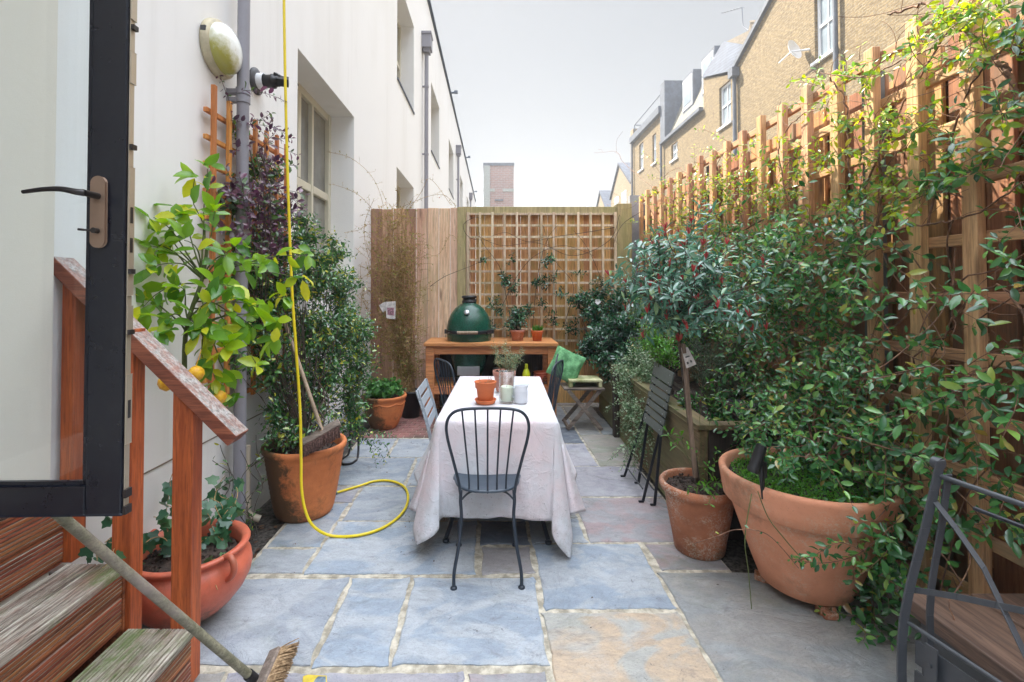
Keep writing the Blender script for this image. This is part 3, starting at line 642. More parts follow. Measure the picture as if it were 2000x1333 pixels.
for s, zt, r in ((2.85, 8.3, .035), (10.3, 6.80, .045), (18.9, 7.0, .045), (28.0, 7.0, .045)):
    m_ = MB(); m_.tube([W(s, .09, .0), W(s, .09, zt)], r, 20)
    for z in ((2.69, 2.64, 5.4) if s < 5 else (1.6, 3.0, 4.5, 6.0)): m_.tube([W(s, .09, z - .02), W(s, .09, z + .02)], r * 1.18, 20); m_.box(W(s, .045, z), (.09, .05, .025))
    dp = m_.build('downpipe', M['pipe'], LB, bevel=0)
    if s > 5:
        h = MB(); h.box(W(s, .10, zt + .17), (.20, .30, .30)); h.box(W(s, .10, zt + .33), (.23, .34, .05)); h.prism([W(s - .1, .03, zt + .02), W(s + .1, .03, zt + .02), W(s + .1, .17, zt + .02), W(s - .1, .17, zt + .02)], (0, 0, -.08)); h.build('hopper', M['pipe'], dp)
m_ = MB(); m_.tube(smooth_path([W(2.97, .07, .50), W(2.97, .07, .16), W(2.98, .08, .07), W(3.0, .14, .03)], 5), .022, 12); m_.tube([W(2.97, .07, .12), W(2.97, .07, .18)], .027, 12); m_.build('waste_pipe', M['pipec'], LB)
# flue terminal
c0 = W(3.17, 0, 2.90); Mx = Matrix.Rotation(R(90), 3, 'Y')
m_ = MB(); m_.lathe([(0, .0), (.088, .0), (.088, .012), (.07, .02), (.052, .022)], c0, 28, M=Mx)
vt = m_.build('flue_terminal', M['greyp'], LB)
m_ = MB(); m_.lathe([(.053, .015), (.053, .062), (.05, .064)], c0, 24, M=Mx); m_.build('collar', M['white'], vt)
m_ = MB(); m_.lathe([(.042, .06), (.044, .11), (.048, .115), (.048, .13), (.035, .135), (.035, .16), (0, .16)], c0, 24, M=Mx)
m_.box(c0 + Vector((.185, 0, .0)), (.075, .052, .052), (R(45), 0, R(20))); m_.box(c0 + Vector((.150, .0, .035)), (.05, .03, .03), (R(20), R(30), 0)); m_.build('nozzle', M['blackp'], vt)
# open door leaf (part of the building), hinged by the wall
HX, HY = -1.60, 1.135; aD = R(1.5); dd = Vector((math.cos(aD), math.sin(aD), 0)); dn = Vector((-math.sin(aD), math.cos(aD), 0)); DW = .700; ZB = .925; ZT = 3.02; TH = .026
def D(u, t, z): return Vector((HX, HY, z)) + dd * u + dn * t
m_ = MB()
def dbar(u0, u1, z0, z1, t0=0.0, t1=TH): m_.prism([D(u0, t0, z0), D(u1, t0, z0), D(u1, t1, z0), D(u0, t1, z0)], (0, 0, z1 - z0))
sw = .087
dbar(0, sw, ZB, ZT); dbar(DW - sw, DW, ZB, ZT); dbar(sw, DW - sw, ZB, ZB + .072); dbar(sw, DW - sw, ZT - .08, ZT)
door = m_.build('door', M['doorb'], LB, bevel=.004, label='black framed glass door standing open')
m_ = MB(); dbar(sw - .002, DW - sw + .002, ZB + .060, ZB + .083, .004, .010); dbar(DW - sw - .010, DW - sw + .001, ZB + .07, ZT - .08, .004, .010); m_.build('glazing_bead', M['doorb'], door, bevel=.002)
m_ = MB(); dbar(sw - .005, DW - sw + .005, ZB + .065, ZT - .07, .011, .015); m_.build('glass', M['glass'], door)
m_ = MB(); dbar(DW + .0008, DW + .0035, ZB + .01, ZT - .01, .006, .0215)
for z, h in ((1.18, .085), (1.62, .16), (1.40, .035), (2.03, .04), (2.20, .05), (2.5, .05)): dbar(DW + .0035, DW + .0065, z - h, z + h, .004, .0235)
m_.build('lock_strip', M['lockm'], door, bevel=.0008)
m_ = MB()
for z, h in ((1.18, .022), (1.66, .020), (1.585, .018)): dbar(DW + .0066, DW + .0075, z - h, z + h, .009, .0175)
for z in (1.37, 1.52, 1.83, 2.13): m_.box(D(DW + .009, .012, z), (.008, .016, .012))
for z in (ZB + .01, ZB + .05): m_.box(D(DW + .006, .012, z), (.008, .02, .02))
m_.build('lock_slots', M['darkm'], door)
uh = DW - sw + .010
m_ = MB(); vs = []
for k in range(24):
    t = 2 * math.pi * k / 24; vs.append(D(uh + .018 + .015 * math.cos(t), -.001, 1.665 + .085 * (1 if math.sin(t) > 0 else -1) * 1 - (.015 * (1 if math.sin(t) > 0 else -1)) + .015 * math.sin(t)))
m_.prism(vs, -dn * .009); hp = m_.build('handle_plate', M['bronze'], door, bevel=.003)
m_ = MB(); hz = 1.703
m_.tube([D(uh + .018, -.008, hz), D(uh + .018, -.05, hz)], [.0085, .0075], 14)
m_.tube(smooth_path([D(uh + .018, -.048, hz), D(uh + .004, -.055, hz + .001), D(uh - .03, -.056, hz + .007), D(uh - .07, -.056, hz + .006), D(uh - .118, -.054, hz + .0)], 5), taper(.0085, .0045, 21), 12)
m_.build('handle', M['darkm'], door)
m_ = MB(); m_.tube([D(uh + .018, -.01, 1.618), D(uh + .018, -.022, 1.618)], .007, 12); m_.tube([D(uh + .018, -.018, 1.618), D(uh - .004, -.022, 1.619)], .0025, 8); m_.tube([D(uh - .004, -.022, 1.619), D(uh - .016, -.023, 1.620)], .003, 8); m_.build('key', M['darkm'], door)
# doorway behind: frame, threshold, dim room
m_ = MB()
for s0, s1, z0, z1 in ((.38, .43, .90, 3.05), (1.12, 1.17, .90, 3.05), (.43, 1.12, 3.0, 3.05)): m_.bar(W((s0 + s1) / 2, -.06, z0), W((s0 + s1) / 2, -.06, z1), s1 - s0, .08, up=(1, 0, 0))
m_.build('door_frame', M['doorb'], LB)
m_ = MB(); m_.bb(-4.5, -1.62, -.5, 3.0, .80, .90); m_.build('interior_floor', M['bench'], LB)
m_ = MB(); m_.bb(-4.5, -1.86, 3.0, 3.1, .9, 3.4); m_.bb(-4.6, -4.5, -.6, 3.1, .9, 3.4); m_.bb(-4.5, -1.86, -.6, -.5, .9, 3.4); m_.bb(-4.5, -1.86, -.5, 3.0, 3.3, 3.4); m_.build('interior_wall', M['render2'], LB)

# ------------------------------------------------------------ BACK FENCE
YF = 6.12
def topz(x): return 2.565 + .012 * x
BF = thing('back_fence', 'tall wooden board fence closing the far end of the courtyard', 'fence', (0.1, YF, 0))
x = P(727, 0, YF).x; x1 = P(912, 0, YF).x; mb = MB(); mbd = MB(); k = 0
while x < x1:
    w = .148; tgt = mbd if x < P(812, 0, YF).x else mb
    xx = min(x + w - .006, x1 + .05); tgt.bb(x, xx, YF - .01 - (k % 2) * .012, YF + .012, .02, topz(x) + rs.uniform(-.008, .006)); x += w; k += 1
mbd.build('shade_toned_boards', M['dboard'], BF, bevel=.003, label='brown boards coloured darker for shade behind the twiggy shrub'); mb.build('boards', M['bboard'], BF, bevel=.003)
mb = MB(); x = x1; xe = P(1200, 0, YF).x
while x < xe: mb.bb(x, min(x + .115, xe), YF + .03, YF + .05, .02, topz(x) - .03); x += .118
mb.build('panel', M['panelw'], BF, bevel=.002)
mb = MB(); mb.bb(x1 - .05, xe + .03, YF - .02, YF + .06, topz(0) - .075, topz(0) + .012); mb.build('top_rail', M['bpost'], BF, bevel=.004)
mb = MB(); mb.bb(xe + .01, xe + .20, YF - .05, YF + .10, 0, topz(1.6) + .03); mb.build('post', M['bpost'], BF, bevel=.005, label='mossy corner post')
mb = MB(); mb.bb(x1 - .12, x1 - .01, YF - .045, YF - .001, 0, topz(0) + .004); mb.build('post', M['bpost'], BF, bevel=.004)
# wider view: rest of the plot beyond the corner post
mb = MB(); mb.bb(xe + .22, xe + .36, YF + .1, YF + .2, 0, 2.75); mb.build('concrete_post', plain('grey concrete', (.33, .34, .37), .9, .2, 8, .3), BF)
# lath trellis fixed in front of the fence
TR = thing('square_trellis', 'pale square lath trellis fixed on the back fence above the barbecue table', 'trellis', ((x1 + xe) / 2, YF - .04, .95))
v_ = MB(); h_ = MB(); N = 12; z0 = .78; z1 = 2.50; dx = (xe - x1 - .03) / N
for i in range(N + 1): v_.bb(x1 + i * dx, x1 + i * dx + (.03 if i % N else .036), YF - .052, YF - .032, z0, z1)
for i in range(12): zz = z1 - .02 - i * .1495; h_.bb(x1, xe, YF - .0315, YF - .013, zz - .014, zz + .014)
v_.build('upright_laths', M['btrel'], TR, bevel=.002); h_.build('cross_laths', M['btrel'], TR, bevel=.002)

# ------------------------------------------------------------ RIGHT FENCE AND TRELLIS (thick squares)
XR = 1.95
RF = thing('slatted_fence', 'brown slatted fence of upright boards with gaps along the right side', 'fence', (2.1, 3, 0))
m1 = MB(); m2 = MB(); y = -1.0
while y < 6.3:
    w = rs.uniform(.095, .125); m1.bb(2.085, 2.107, y, y + w, .03, 2.62 + rs.uniform(-.015, .01)); y += w + rs.uniform(.02, .055)
y = -.95
while y < 6.3:
    w = rs.uniform(.11, .14); m2.bb(2.155, 2.177, y, y + w, .03, 2.60 + rs.uniform(-.01, .01)); y += w + rs.uniform(.003, .012)
m1.build('front_boards', M['board'], RF, bevel=.002); m2.build('rear_boards', M['board'], RF, bevel=.002)
m3 = MB()
for z in (.35, 1.25, 2.15, 2.50): m3.bb(2.109, 2.153, -1.0, 6.3, z - .04, z + .04)
m3.build('rails', M['pineh'], RF, bevel=.002)
cpm = plain('pale concrete post', (.17, .18, .18), .9, .25, 9, .3)
for y in (.1, 2.46, 4.3, 6.2): m3 = MB(); m3.bb(2.02, 2.083, y, y + .08, 0, 2.64); m3.build('post', cpm, RF, bevel=.004)
TT = thing('heavy_trellis', 'chunky pine trellis of large squares in front of the right slatted fence', 'trellis', (XR, 3, 0))
v_ = MB(); h_ = MB(); ys = [1.888 + .245 * i for i in range(-9, 18)]
for y in ys: v_.bb(XR - .022, XR + .018, y - .03, y + .03, .04, 2.72 + rs.uniform(-.02, .015))
for i in range(11):
    z = 2.66 - i * .243; dy = 0
    h_.bb(XR + .019, XR + .050, ys[0] - .05, ys[-1] + .06, z - .024, z + .024)
v_.build('uprights', M['pine'], TT, bevel=.004); h_.build('rails', M['pineh'], TT, bevel=.004)

# ------------------------------------------------------------ HOUSES ON THE RIGHT
XH = 8.5
def HP(px, py, X=XH): return PX(px, py, X)
def sash(parent, F, a, b, c, d, depth=.14, arch=False, mat=None):
    f = MB(); q = .07; o1 = -depth + .03
    def fb(s0, s1, z0, z1, t=.05): f.bar(F((s0 + s1) / 2, o1, z0), F((s0 + s1) / 2, o1, z1), abs(s1 - s0), t, up=(1, 0, 0))
    fb(a, a + q, c, d); fb(b - q, b, c, d); fb(a + q, b - q, c, c + q); fb(a + q, b - q, d - q, d); zm = (c + d) / 2; fb(a + q, b - q, zm - .03, zm + .03, .055)
    fb((a + b) / 2 - .012, (a + b) / 2 + .012, c + q, d - q, .03)
    o = f.build('window', M['white'], parent)
    p = MB(); p.add([F(a, -depth + .02, c), F(b, -depth + .02, c), F(b, -depth + .02, d), F(a, -depth + .02, d)], [(0, 1, 2, 3)]); p.build('pane', mat or M['glassb'], o)
    s_ = MB(); s_.prism([F(a - .08, -.10, c - .09), F(a - .08, .07, c - .09), F(a - .08, .07, c - .015), F(a - .08, -.10, c - .004)], F(b + .08, 0, 0) - F(a - .08, 0, 0)); s_.build('sill', M['white'], o)
    return o
def hplane(X): return lambda s, o, z: Vector((X - o, s, z))
def house(name, label, y0, y1, z0fn, holes, X=XH, deep=6.0, mat='brickY', back=True, group='brick houses behind the right fence'):
    H = thing(name, label, 'house', (X, (y0 + y1) / 2, 0), 0, group); F = hplane(X); mb = MB()
    wall_grid(mb, F, y0, y1, -.03, z0fn, holes, .14)
    tp = z0fn if callable(z0fn) else (lambda s: z0fn)
    for y in (y0, y1): mb.add([F(y, 0, -.03), F(y, -deep, -.03), F(y, -deep, tp(y)), F(y, 0, tp(y))], [(0, 1, 2, 3)])
    mb.build('wall', M[mat], H)
    for h in holes: sash(H, F, *h)
    return H, F
def yy(px, X=XH): return X * FPX / (px - CX)
def zz_(px, py, X=XH): return HP(px, py, X).z
# A: big gable end nearest
A0, A1 = 4.0, yy(1440)
w1 = (yy(1638), yy(1597), zz_(1612, 108) , 0); zc = zz_(1597, 118); 
hA = [(yy(1638), yy(1597), zc, zc + 1.75)]
sl = (zz_(1510, 2) - zz_(1440, 132)) / (yy(1510) - yy(1440))
def tA(s): return min(zz_(1440, 132) + sl * (s - A1) , 17.0)
HA, FA = house('brick_house', 'tall yellow brick house with a steep sloping roof edge nearest the right fence', A0, A1, tA, hA)
mb = MB(); mb.bar(FA(A1, .03, tA(A1) + .06), FA(A0, .03, tA(A0) + .06), .16, .14, up=(0, 0, 1)); mb.prism([FA(A1, -.1, tA(A1)), FA(A0, -.1, tA(A0)), FA(A0, -6, tA(A0) - .02), FA(A1, -6, tA(A1) - .02)], (0, 0, .08)); mb.build('roof', M['lead'], HA)
mb = MB()
yp = yy(1646); mb.tube([FA(yp, .10, 3.0), FA(yp, .10, 12.6)], .055, 10); mb.build('downpipe', M['lead'], HA)
mb = MB(); yp = A1 - .12; mb.tube([FA(yp, .10, 2.5), FA(yp, .10, tA(yp) - .3)], .065, 10); mb.box(FA(yp, .12, tA(yp) - .25), (.26, .30, .30)); mb.build('downpipe', M['lead'], HA)
hA2 = []
# dish
dc = FA(12.6, .35, zz_(1575, 98)); mb = MB(); mb.lathe([(0, 0), (.12, .012), (.22, .05), (.28, .09)], dc, 24, M=Matrix.Rotation(R(75), 3, 'X') @ Matrix.Rotation(R(25), 3, 'Y')); mb.tube([dc, dc + Vector((-.0, .55, -.05))], .02, 6); mb.tube([dc, FA(12.4, 0, dc.z - .05)], .025, 6); sdh = mb.build('satellite_dish', M['white'], loc=tuple(dc)); tag(sdh, 'small white satellite dish on the brick wall left of the nearest window', 'satellite dish')
# A2: next house with arched window, slate mansard and chimney
B0, B1 = A1, yy(1377); zt = zz_(1408, 147) ; w = (yy(1431), yy(1408), zz_(1408, 250), zz_(1408, 250) + 1.5)
HB, FB = house('slate_roofed_house', 'yellow brick house with steep dark slate roof and chimney behind the tall gable', B0, B1, lambda s: zz_(1377, 150) + (zz_(1432, 142) - zz_(1377, 150)) * (s - B1) / (yy(1432) - B1), [w])
mb = MB(); za_, zb_ = zz_(1432, 142) + .02, zz_(1377, 150) + .02
mb.add([(8.42, B0 + .02, za_), (8.42, B1, zb_), (9.1, B1 - .4, 11.25), (9.0, B0 + .02, 10.0), (10.4, B0 + .02, 10.1), (10.4, B1 - .4, 11.4), (10.4, B1, zb_), (10.4, B0 + .02, za_)], [(0, 1, 2), (0, 2, 3), (3, 2, 5, 4), (1, 6, 5, 2), (0, 3, 4, 7), (0, 7, 6, 1)]); mb.build('roof', M['slate'], HB)
mb = MB(); q = [(1393, 105), (1412, 97), (1417, 83), (1462, 60), (1480, 58), (1480, 92), (1440, 140)]
mb.prism([HP(a, b, 9.15) for a, b in [(1400, 104), (1414, 98), (1418, 82), (1462, 60), (1498, 40), (1500, 120), (1420, 130)]], (3, 0, 0)); mb.build('party_wall', M['brickD'], HB)
mb = MB(); c_ = HP(1476, 60, 9.6); mb.prism([HP(1461, 62, 9.5), HP(1466, 42, 9.5), HP(1496, 40, 9.5), HP(1500, 80, 9.5)], (1.2, 0, 0)); mb.prism([HP(1463, 44, 9.45), HP(1466, 40, 9.45), HP(1498, 38, 9.45), HP(1498, 43, 9.45)], (1.3, 0, 0)); mb.build('chimney', M['brickD'], HB)
mb = MB(); mb.tube([HP(1462, 60, 9.3), HP(1451, 52, 9.3), HP(1449, 15, 9.3)], .022, 6); mb.tube([HP(1449, 15, 9.3), HP(1410, 26, 9.3)], .018, 6)
for t in range(7): a = HP(1449, 15, 9.3).lerp(HP(1410, 26, 9.3), t / 6.5); mb.tube([a + Vector((-.10, -.0, 0)), a + Vector((.10, 0, 0))], .007, 4)
ae = mb.build('tv_aerial', M['lead'], loc=tuple(HP(1455, 60, 9.3))); tag(ae, 'thin tv aerial standing on the slate roof against the sky', 'aerial')
# B: mansard with dormers
C0, C1 = B1, yy(1296); ez = 8.75
HC, FC = house('mansard_house', 'yellow brick house with pale sloping roof and two dormer windows', C0, C1, ez, [(yy(1325), yy(1313), zz_(1316, 312), 8.35)])
F9 = hplane(XH)
tz = lambda px, py: zz_(px, py, 9.7)
mb = MB(); ya, yb, yc = C0 + .02, yy(1348), C1 - .2; za, zb = 11.45, 10.9
mb.prism([(8.52, C0 + .01, ez + .004), (9.55, C0 + .01, 11.35), (14.4, C0 + .01, 11.7), (14.4, C0 + .01, ez + .004)], (0, C1 - C0 - .02, 0)); mb.build('roof', M['slateP'], HC)
mb = MB(); mb.bar(FC(C0, .10, ez + .02), FC(C1, .10, ez + .02), .16, .14); mb.build('gutter', M['lead'], HC)
mb = MB(); mb.tube([FC(C1 - .1, .12, 2.5), FC(C1 - .1, .12, ez)], .06, 8); mb.build('downpipe', M['lead'], HC)
for ydm in (20.9, 18.95):
    mb = MB(); mb.bb(8.85, 10.4, ydm - .55, ydm + .55, 9.55, 11.2); d_ = mb.build('dormer', M['lead'], HC)
    Fd = hplane(8.85); p = MB(); p.bb(8.82, 8.849, ydm - .48, ydm + .48, 9.7, 11.05); p.build('frame', M['white'], d_); p = MB(); p.bb(8.80, 8.819, ydm - .40, ydm + .40, 9.85, 10.9); p.build('pane', M['glassb'], d_)
# C: flat parapet house with railing
D0, D1 = C1, yy(1238); ez2 = 10.3
HD, FD = house('parapet_house', 'yellow brick house with flat roof and thin rooftop railing, farthest of the tall ones', D0, D1, ez2, [(yy(a), yy(b), c, c + 1.5) for a, b, c in ((1283, 1276, 8.15), (1258, 1250, 8.35), (1262, 1254, 4.1))])
mb = MB(); mb.bb(8.3, 12, D0, D1 + .1, ez2, ez2 + .35); mb.build('roof', M['lead'], HD)
mb = MB(); mb.bb(8.42, 11.5, C1 - .5, C1 + .1, ez, 11.7); mb.build('party_wall', M['lead'], HD)
mb = MB(); zr = 12.6
for y in (D0, D1): mb.tube([(8.6, y, ez2 + .3), (8.6, y, 11.4)], .028, 6)
mb.tube([(11.0, D0, 11.45), (8.6, D0, 11.45), (8.6, D1, 11.4), (9.6, D1, 11.4)], .028, 6); mb.build('roof_railing', M['lead'], HD)
mb = MB(); mb.tube([FD(D1 - .1, .1, 2.5), FD(D1 - .1, .1, ez2)], .06, 8); mb.build('downpipe', M['lead'], HD)
mb = MB(); mb.bb(8.5, 9.3, D1 - .0, D1 + .5, 4, ez2 + .9); mb.build('chimney', M['brickY2'], HD)
# far gabled rears
def gable(name, label, X, y0, y1, zl, zp, yp, px_open=False, deep=8):
    H = thing(name, label, 'house', (X, (y0 + y1) / 2, 0), 0, 'distant gabled houses on the right')
    mb = MB(); mb.prism([(X, y0, -.03), (X, y1, -.03), (X, y1, zl), (X, yp, zp), (X, y0, zl)], (deep, 0, 0)); mb.build('wall', M['brickY2'], H)
    mb = MB(); mb.prism([(X - .1, y0 - .1, zl + .02), (X - .1, yp, zp + .02), (X - .1, y1 + .1, zl + .02), (X - .1, y1 + .1, zl + .16), (X - .1, yp, zp + .18), (X - .1, y0 - .1, zl + .16)], (deep + .2, 0, 0)); mb.build('roof', M['slate'], H)
    for yw in (y0 + (y1 - y0) * .3, y0 + (y1 - y0) * .68):
        for zw in (3.6, 6.4):
            if zw + 1.5 > zl: continue
            mb = MB(); mb.bb(X - .04, X - .002, yw - .5, yw + .5, zw, zw + 1.5); f = mb.build('window', M['white'], H); mb = MB(); mb.bb(X - .055, X - .0405, yw - .4, yw + .4, zw + .1, zw + 1.4); mb.build('pane', M['glassb'], f)
    return H
g1 = gable('gabled_house', 'pale gabled house rear with grey side wall just past the railing house', 8.6, 28.6, 33.4, 8.0, 9.9, 31.2)
gable('gabled_house', 'smaller pale gabled house rear, second of the distant row', 8.7, 34.0, 40.0, 6.6, 9.3, 37.0)
gable('gabled_house', 'low pale gabled house rear at the far end of the distant row', 8.8, 41.5, 50.0, 6.0, 7.9, 44)
def block(name, label, cat, x0, x1, y0, y1, h, mat, caps=None):
    T = thing(name, label, cat, ((x0 + x1) / 2, (y0 + y1) / 2, 0)); mb = MB(); mb.bb(x0, x1, y0, y1, -.03, h); mb.build('wall', M[mat], T); mb = MB(); mb.bb(x0 - .05, x1 + .05, y0 - .05, y1 + .05, h, h + .25); mb.build('roof', M['lead'] if not caps else M[caps], T); return T
T = block('brick_tower', 'square red brown brick tower rising alone above the middle of the back fence', 'tower', P(945, 0, 42).x, P(1003, 0, 42).x, 42, 45, P(0, 324, 42).z, 'brickR')
a, b = P(945, 0, 42).x, P(1003, 0, 42).x
mb = MB()
for py in (372,): zc = P(0, py, 42).z; mb.bb(a - .03, b + .03, 41.96, 42.0, zc - .12, zc + .12)
mb.bb(a, a + .55, 41.93, 41.999, 0, P(0, 324, 42).z); mb.build('stone_band', plain('grey green stone band', (.36, .38, .36), .9), T)
mb = MB(); zc = P(0, 388, 42).z; mb.bb(a + 1.0, a + 1.7, 41.94, 41.999, zc - .1, zc + .85); mb.build('niche', M['brickR'], T); mb = MB(); mb.bb(a + .97, a + 1.75, 41.90, 41.999, zc - .22, zc - .10); mb.build('vent', M['lead'], T)
block('glass_tower_block', 'pale blue tower block far away just left of the brick tower', 'building', P(930, 0, 300).x, P(944, 0, 300).x, 300, 306, P(0, 380, 300).z, 'paleblue', 'paleblue')
block('blue_tower_block', 'small blue tower block far away at the right end of the back fence', 'building', P(1147, 0, 300).x, P(1155, 0, 300).x, 300, 306, P(0, 388, 300).z, 'farblue', 'farblue')
# ------------------------------------------------------------ WOODEN STEPS (lower left)
ST_ = thing('wooden_steps', 'red brown grooved decking steps with a wooden handrail in the lower left corner', 'steps', (-1.3, 1.2, 0))
YS = 1.745
tr = [(-1.085, -1.335, .232), (-1.335, -1.562, .468)]
def grooved_riser(x, z0, z1, y0, y1):
    mb = MB(); n = int((z1 - z0) / .0145); h = (z1 - z0) / n
    for i in range(n):
        gap = .0035; zc = z0 + (i + .5) * h; mb.bb(x - .012, x + (.004 if i % 8 else .0), y0, y1, zc - h / 2 + gap / 2, zc + h / 2 - gap / 2)
    mb.bb(x - .020, x - .011, y0 + .002, y1 - .002, z0, z1)
    return mb
for i, (xa, xb, z) in enumerate(tr):
    mb = MB(); wd = (xa - xb) / 2 + (.012 if 0 else 0)
    for j in range(2):
        b0, b1 = xb + j * wd + .003, xb + (j + 1) * wd - .002; n = 9
        for k in range(n):
            q0 = b0 + (b1 - b0) * k / n; q1 = b0 + (b1 - b0) * (k + 1) / n; mb.bb(q0 + .0012, q1 - .0012, .12, YS + .002, z - .024, z)
        mb.bb(b0, b1, .12, YS, z - .026, z - .0045)
    mb.build('tread', M['tread'], ST_, bevel=.0012, label=('lowest step tread, worn grey' if i == 0 else 'upper step tread with green moss'))
    grooved_riser(xa - .014, z - .236 + .003, z - .027, .12, YS - .004).build('riser', M['deck'], ST_, bevel=.001)
grooved_riser(-1.572, .472, .735, .12, YS - .005).build('riser', M['deck'], ST_, bevel=.001)
mb = MB(); mb.bb(-1.90, -1.566, .12, 1.68, .737, .768); mb.build('landing', M['bench'], ST_, bevel=.003)
mb = MB(); mb.prism([(-1.10, YS - .012, .0), (-1.62, YS - .012, 0), (-1.62, YS - .012, .44), (-1.34, YS - .012, .44), (-1.34, YS - .012, .205), (-1.10, YS - .012, .205)], (0, .009, 0)); mb.build('side_board', M['deck'], ST_)
for xa, xb, zb, zt in ((-1.595, -1.545, .47, 1.53), (-1.398, -1.326, .02, 1.33), (-1.178, -1.103, .02, 1.10)):
    mb = MB(); mb.bb(xa, xb, YS + .003, YS + .065, zb, zt); mb.build('post', M['rail'], ST_, bevel=.003)
mb = MB(); a = P(108, 510, YS + .02); b = P(462, 858, YS + .02); a.y = b.y = YS + .034
mb.bar(a, b, .088, .050, up=(0, 0, 1)); mb.build('handrail', M['handrail'], ST_, bevel=.004)
# ------------------------------------------------------------ brooms
def bristles(mb, c, ax, dn, L, wd, h, nx, ny, seed=1, splay=.25, r=.0016, curl=Vector((0, 0, 0))):
    rr = random.Random(seed); ax = ax.normalized(); dn = dn.normalized(); sd = ax.cross(dn)
    for i in range(nx):
        for j in range(ny):
            u = (i + .5) / nx - .5; v = (j + .5) / ny - .5
            p = c + ax * u * L * .96 + sd * v * wd * .8
            e = p + (dn + ax * (u * splay + rr.gauss(0, .06)) + sd * (v * splay * 2 + rr.gauss(0, .08))) * h * rr.uniform(.85, 1.05) + curl * rr.uniform(.7, 1.2)
            mb.tube([p, p.lerp(e, .5) + curl * .1, e], [r * 2.2, r * 1.8, r * .7], 4, cap=False)
hd = P(528, 1312, 1.66); tp_ = P(82, 978, 1.22)
BR = thing('broom', 'tan bristled broom whose long green grey handle crosses the wooden steps', 'broom', (hd.x, hd.y, 0))
j0 = P(497, 1328, 1.655)
mb = MB(); mb.tube([tp_, j0], [.0135, .0135], 18); mb.build('handle', M['broomg'], BR)
mb = MB(); mb.tube([j0.lerp(tp_, .04), j0.lerp(tp_, -.02)], .017, 16); mb.build('socket', M['blackp'], BR)
A_ = P(541, 1270, 1.74); B_ = P(500, 1365, 1.60); ax = (B_ - A_)
mb = MB(); mb.bar(A_, B_, .03, .05, up=(.8, 0, .6)); mb.build('head', M['greyw'], BR, bevel=.004)
mb = MB(); bristles(mb, (A_ + B_) / 2 + Vector((.012, 0, .004)), ax, Vector((1, .1, -.22)), ax.length, .035, .062, 40, 9, 3, .2, .0013, Vector((.0, .012, .012))); mb.build('bristles', M['bristle'], BR)
A_ = P(592, 866, 2.93); B_ = P(664, 826, 3.0); c_ = (A_ + B_) / 2; top = P(540, 583, 3.27); top.x = max(top.x, -1.50)
BR2 = thing('broom', 'dark bristled broom resting upright on the big mossy pot behind the yellow hose', 'broom', tuple(c_))
ax = (B_ - A_)
mb = MB(); mb.tube([P(629, 842, 2.97), top], .0125, 14); mb.build('handle', M['broomh'], BR2)
mb = MB(); mb.bar(A_, B_, .062, .028, up=(0, -.5, 1)); mb.build('head', M['greyw'], BR2, bevel=.004)
mb = MB(); bristles(mb, c_ + Vector((0, -.01, -.012)), ax, Vector((.1, -.25, -1)), ax.length, .06, .075, 40, 9, 5, .3, .0016); mb.build('bristles', M['bristled'], BR2)
mb = MB(); q = P(629, 842, 2.97); mb.tube([q, q + Vector((-.03, -.03, .07)), q + Vector((-.075, -.02, -.02))], .006, 8); mb.build('brace', M['greyp'], BR2)
# ------------------------------------------------------------ wall lamp
c0 = W(2.72, 0, 2.885); Mx = Matrix.Rotation(R(90), 3, 'Y')
L_ = thing('wall_lamp', 'round white bulkhead lamp with a stained domed cover on the white wall', 'wall lamp', tuple(c0))
mb = MB(); mb.lathe([(0, 0), (.160, 0), (.163, .01), (.160, .035), (.150, .043), (.13, .045)], c0, 48, M=Mx); mb.build('base', M['lampb'], L_)
mb = MB(); mb.lathe([(.141, .040), (.141, .055), (.134, .075), (.115, .096), (.08, .113), (.04, .122), (0, .124)], c0, 48, M=Mx); mb.build('dome', M['opal'], L_)
mb = MB(); mb.box(c0 + Vector((.02, -.155, .04)), (.03, .012, .03)); mb.box(c0 + Vector((.02, .155, -.04)), (.03, .012, .03)); mb.build('clip', M['greyp'], L_, bevel=.002)
# ------------------------------------------------------------ orange trellis on the left wall
T1 = thing('wall_trellis', 'orange stained square trellis fixed to the white wall behind the drainpipe', 'trellis', tuple(W(3.1, .05, .8)))
v_ = MB(); h_ = MB(); ss = [2.62 + .151 * i for i in range(7)]
for i, s in enumerate(ss): v_.bar(W(s, .052, .80), W(s, .052, 2.60 + (.03 if i == 0 else -.02 + .02 * (i % 2))), .028, .022, up=(1, 0, 0))
for i in range(12): z = 2.48 - i * .150; h_.bar(W(2.575, .03, z), W(3.56, .03, z), .022, .026)
v_.build('uprights', M['trelw'], T1, bevel=.002); h_.build('rails', M['trelw'], T1, bevel=.002)
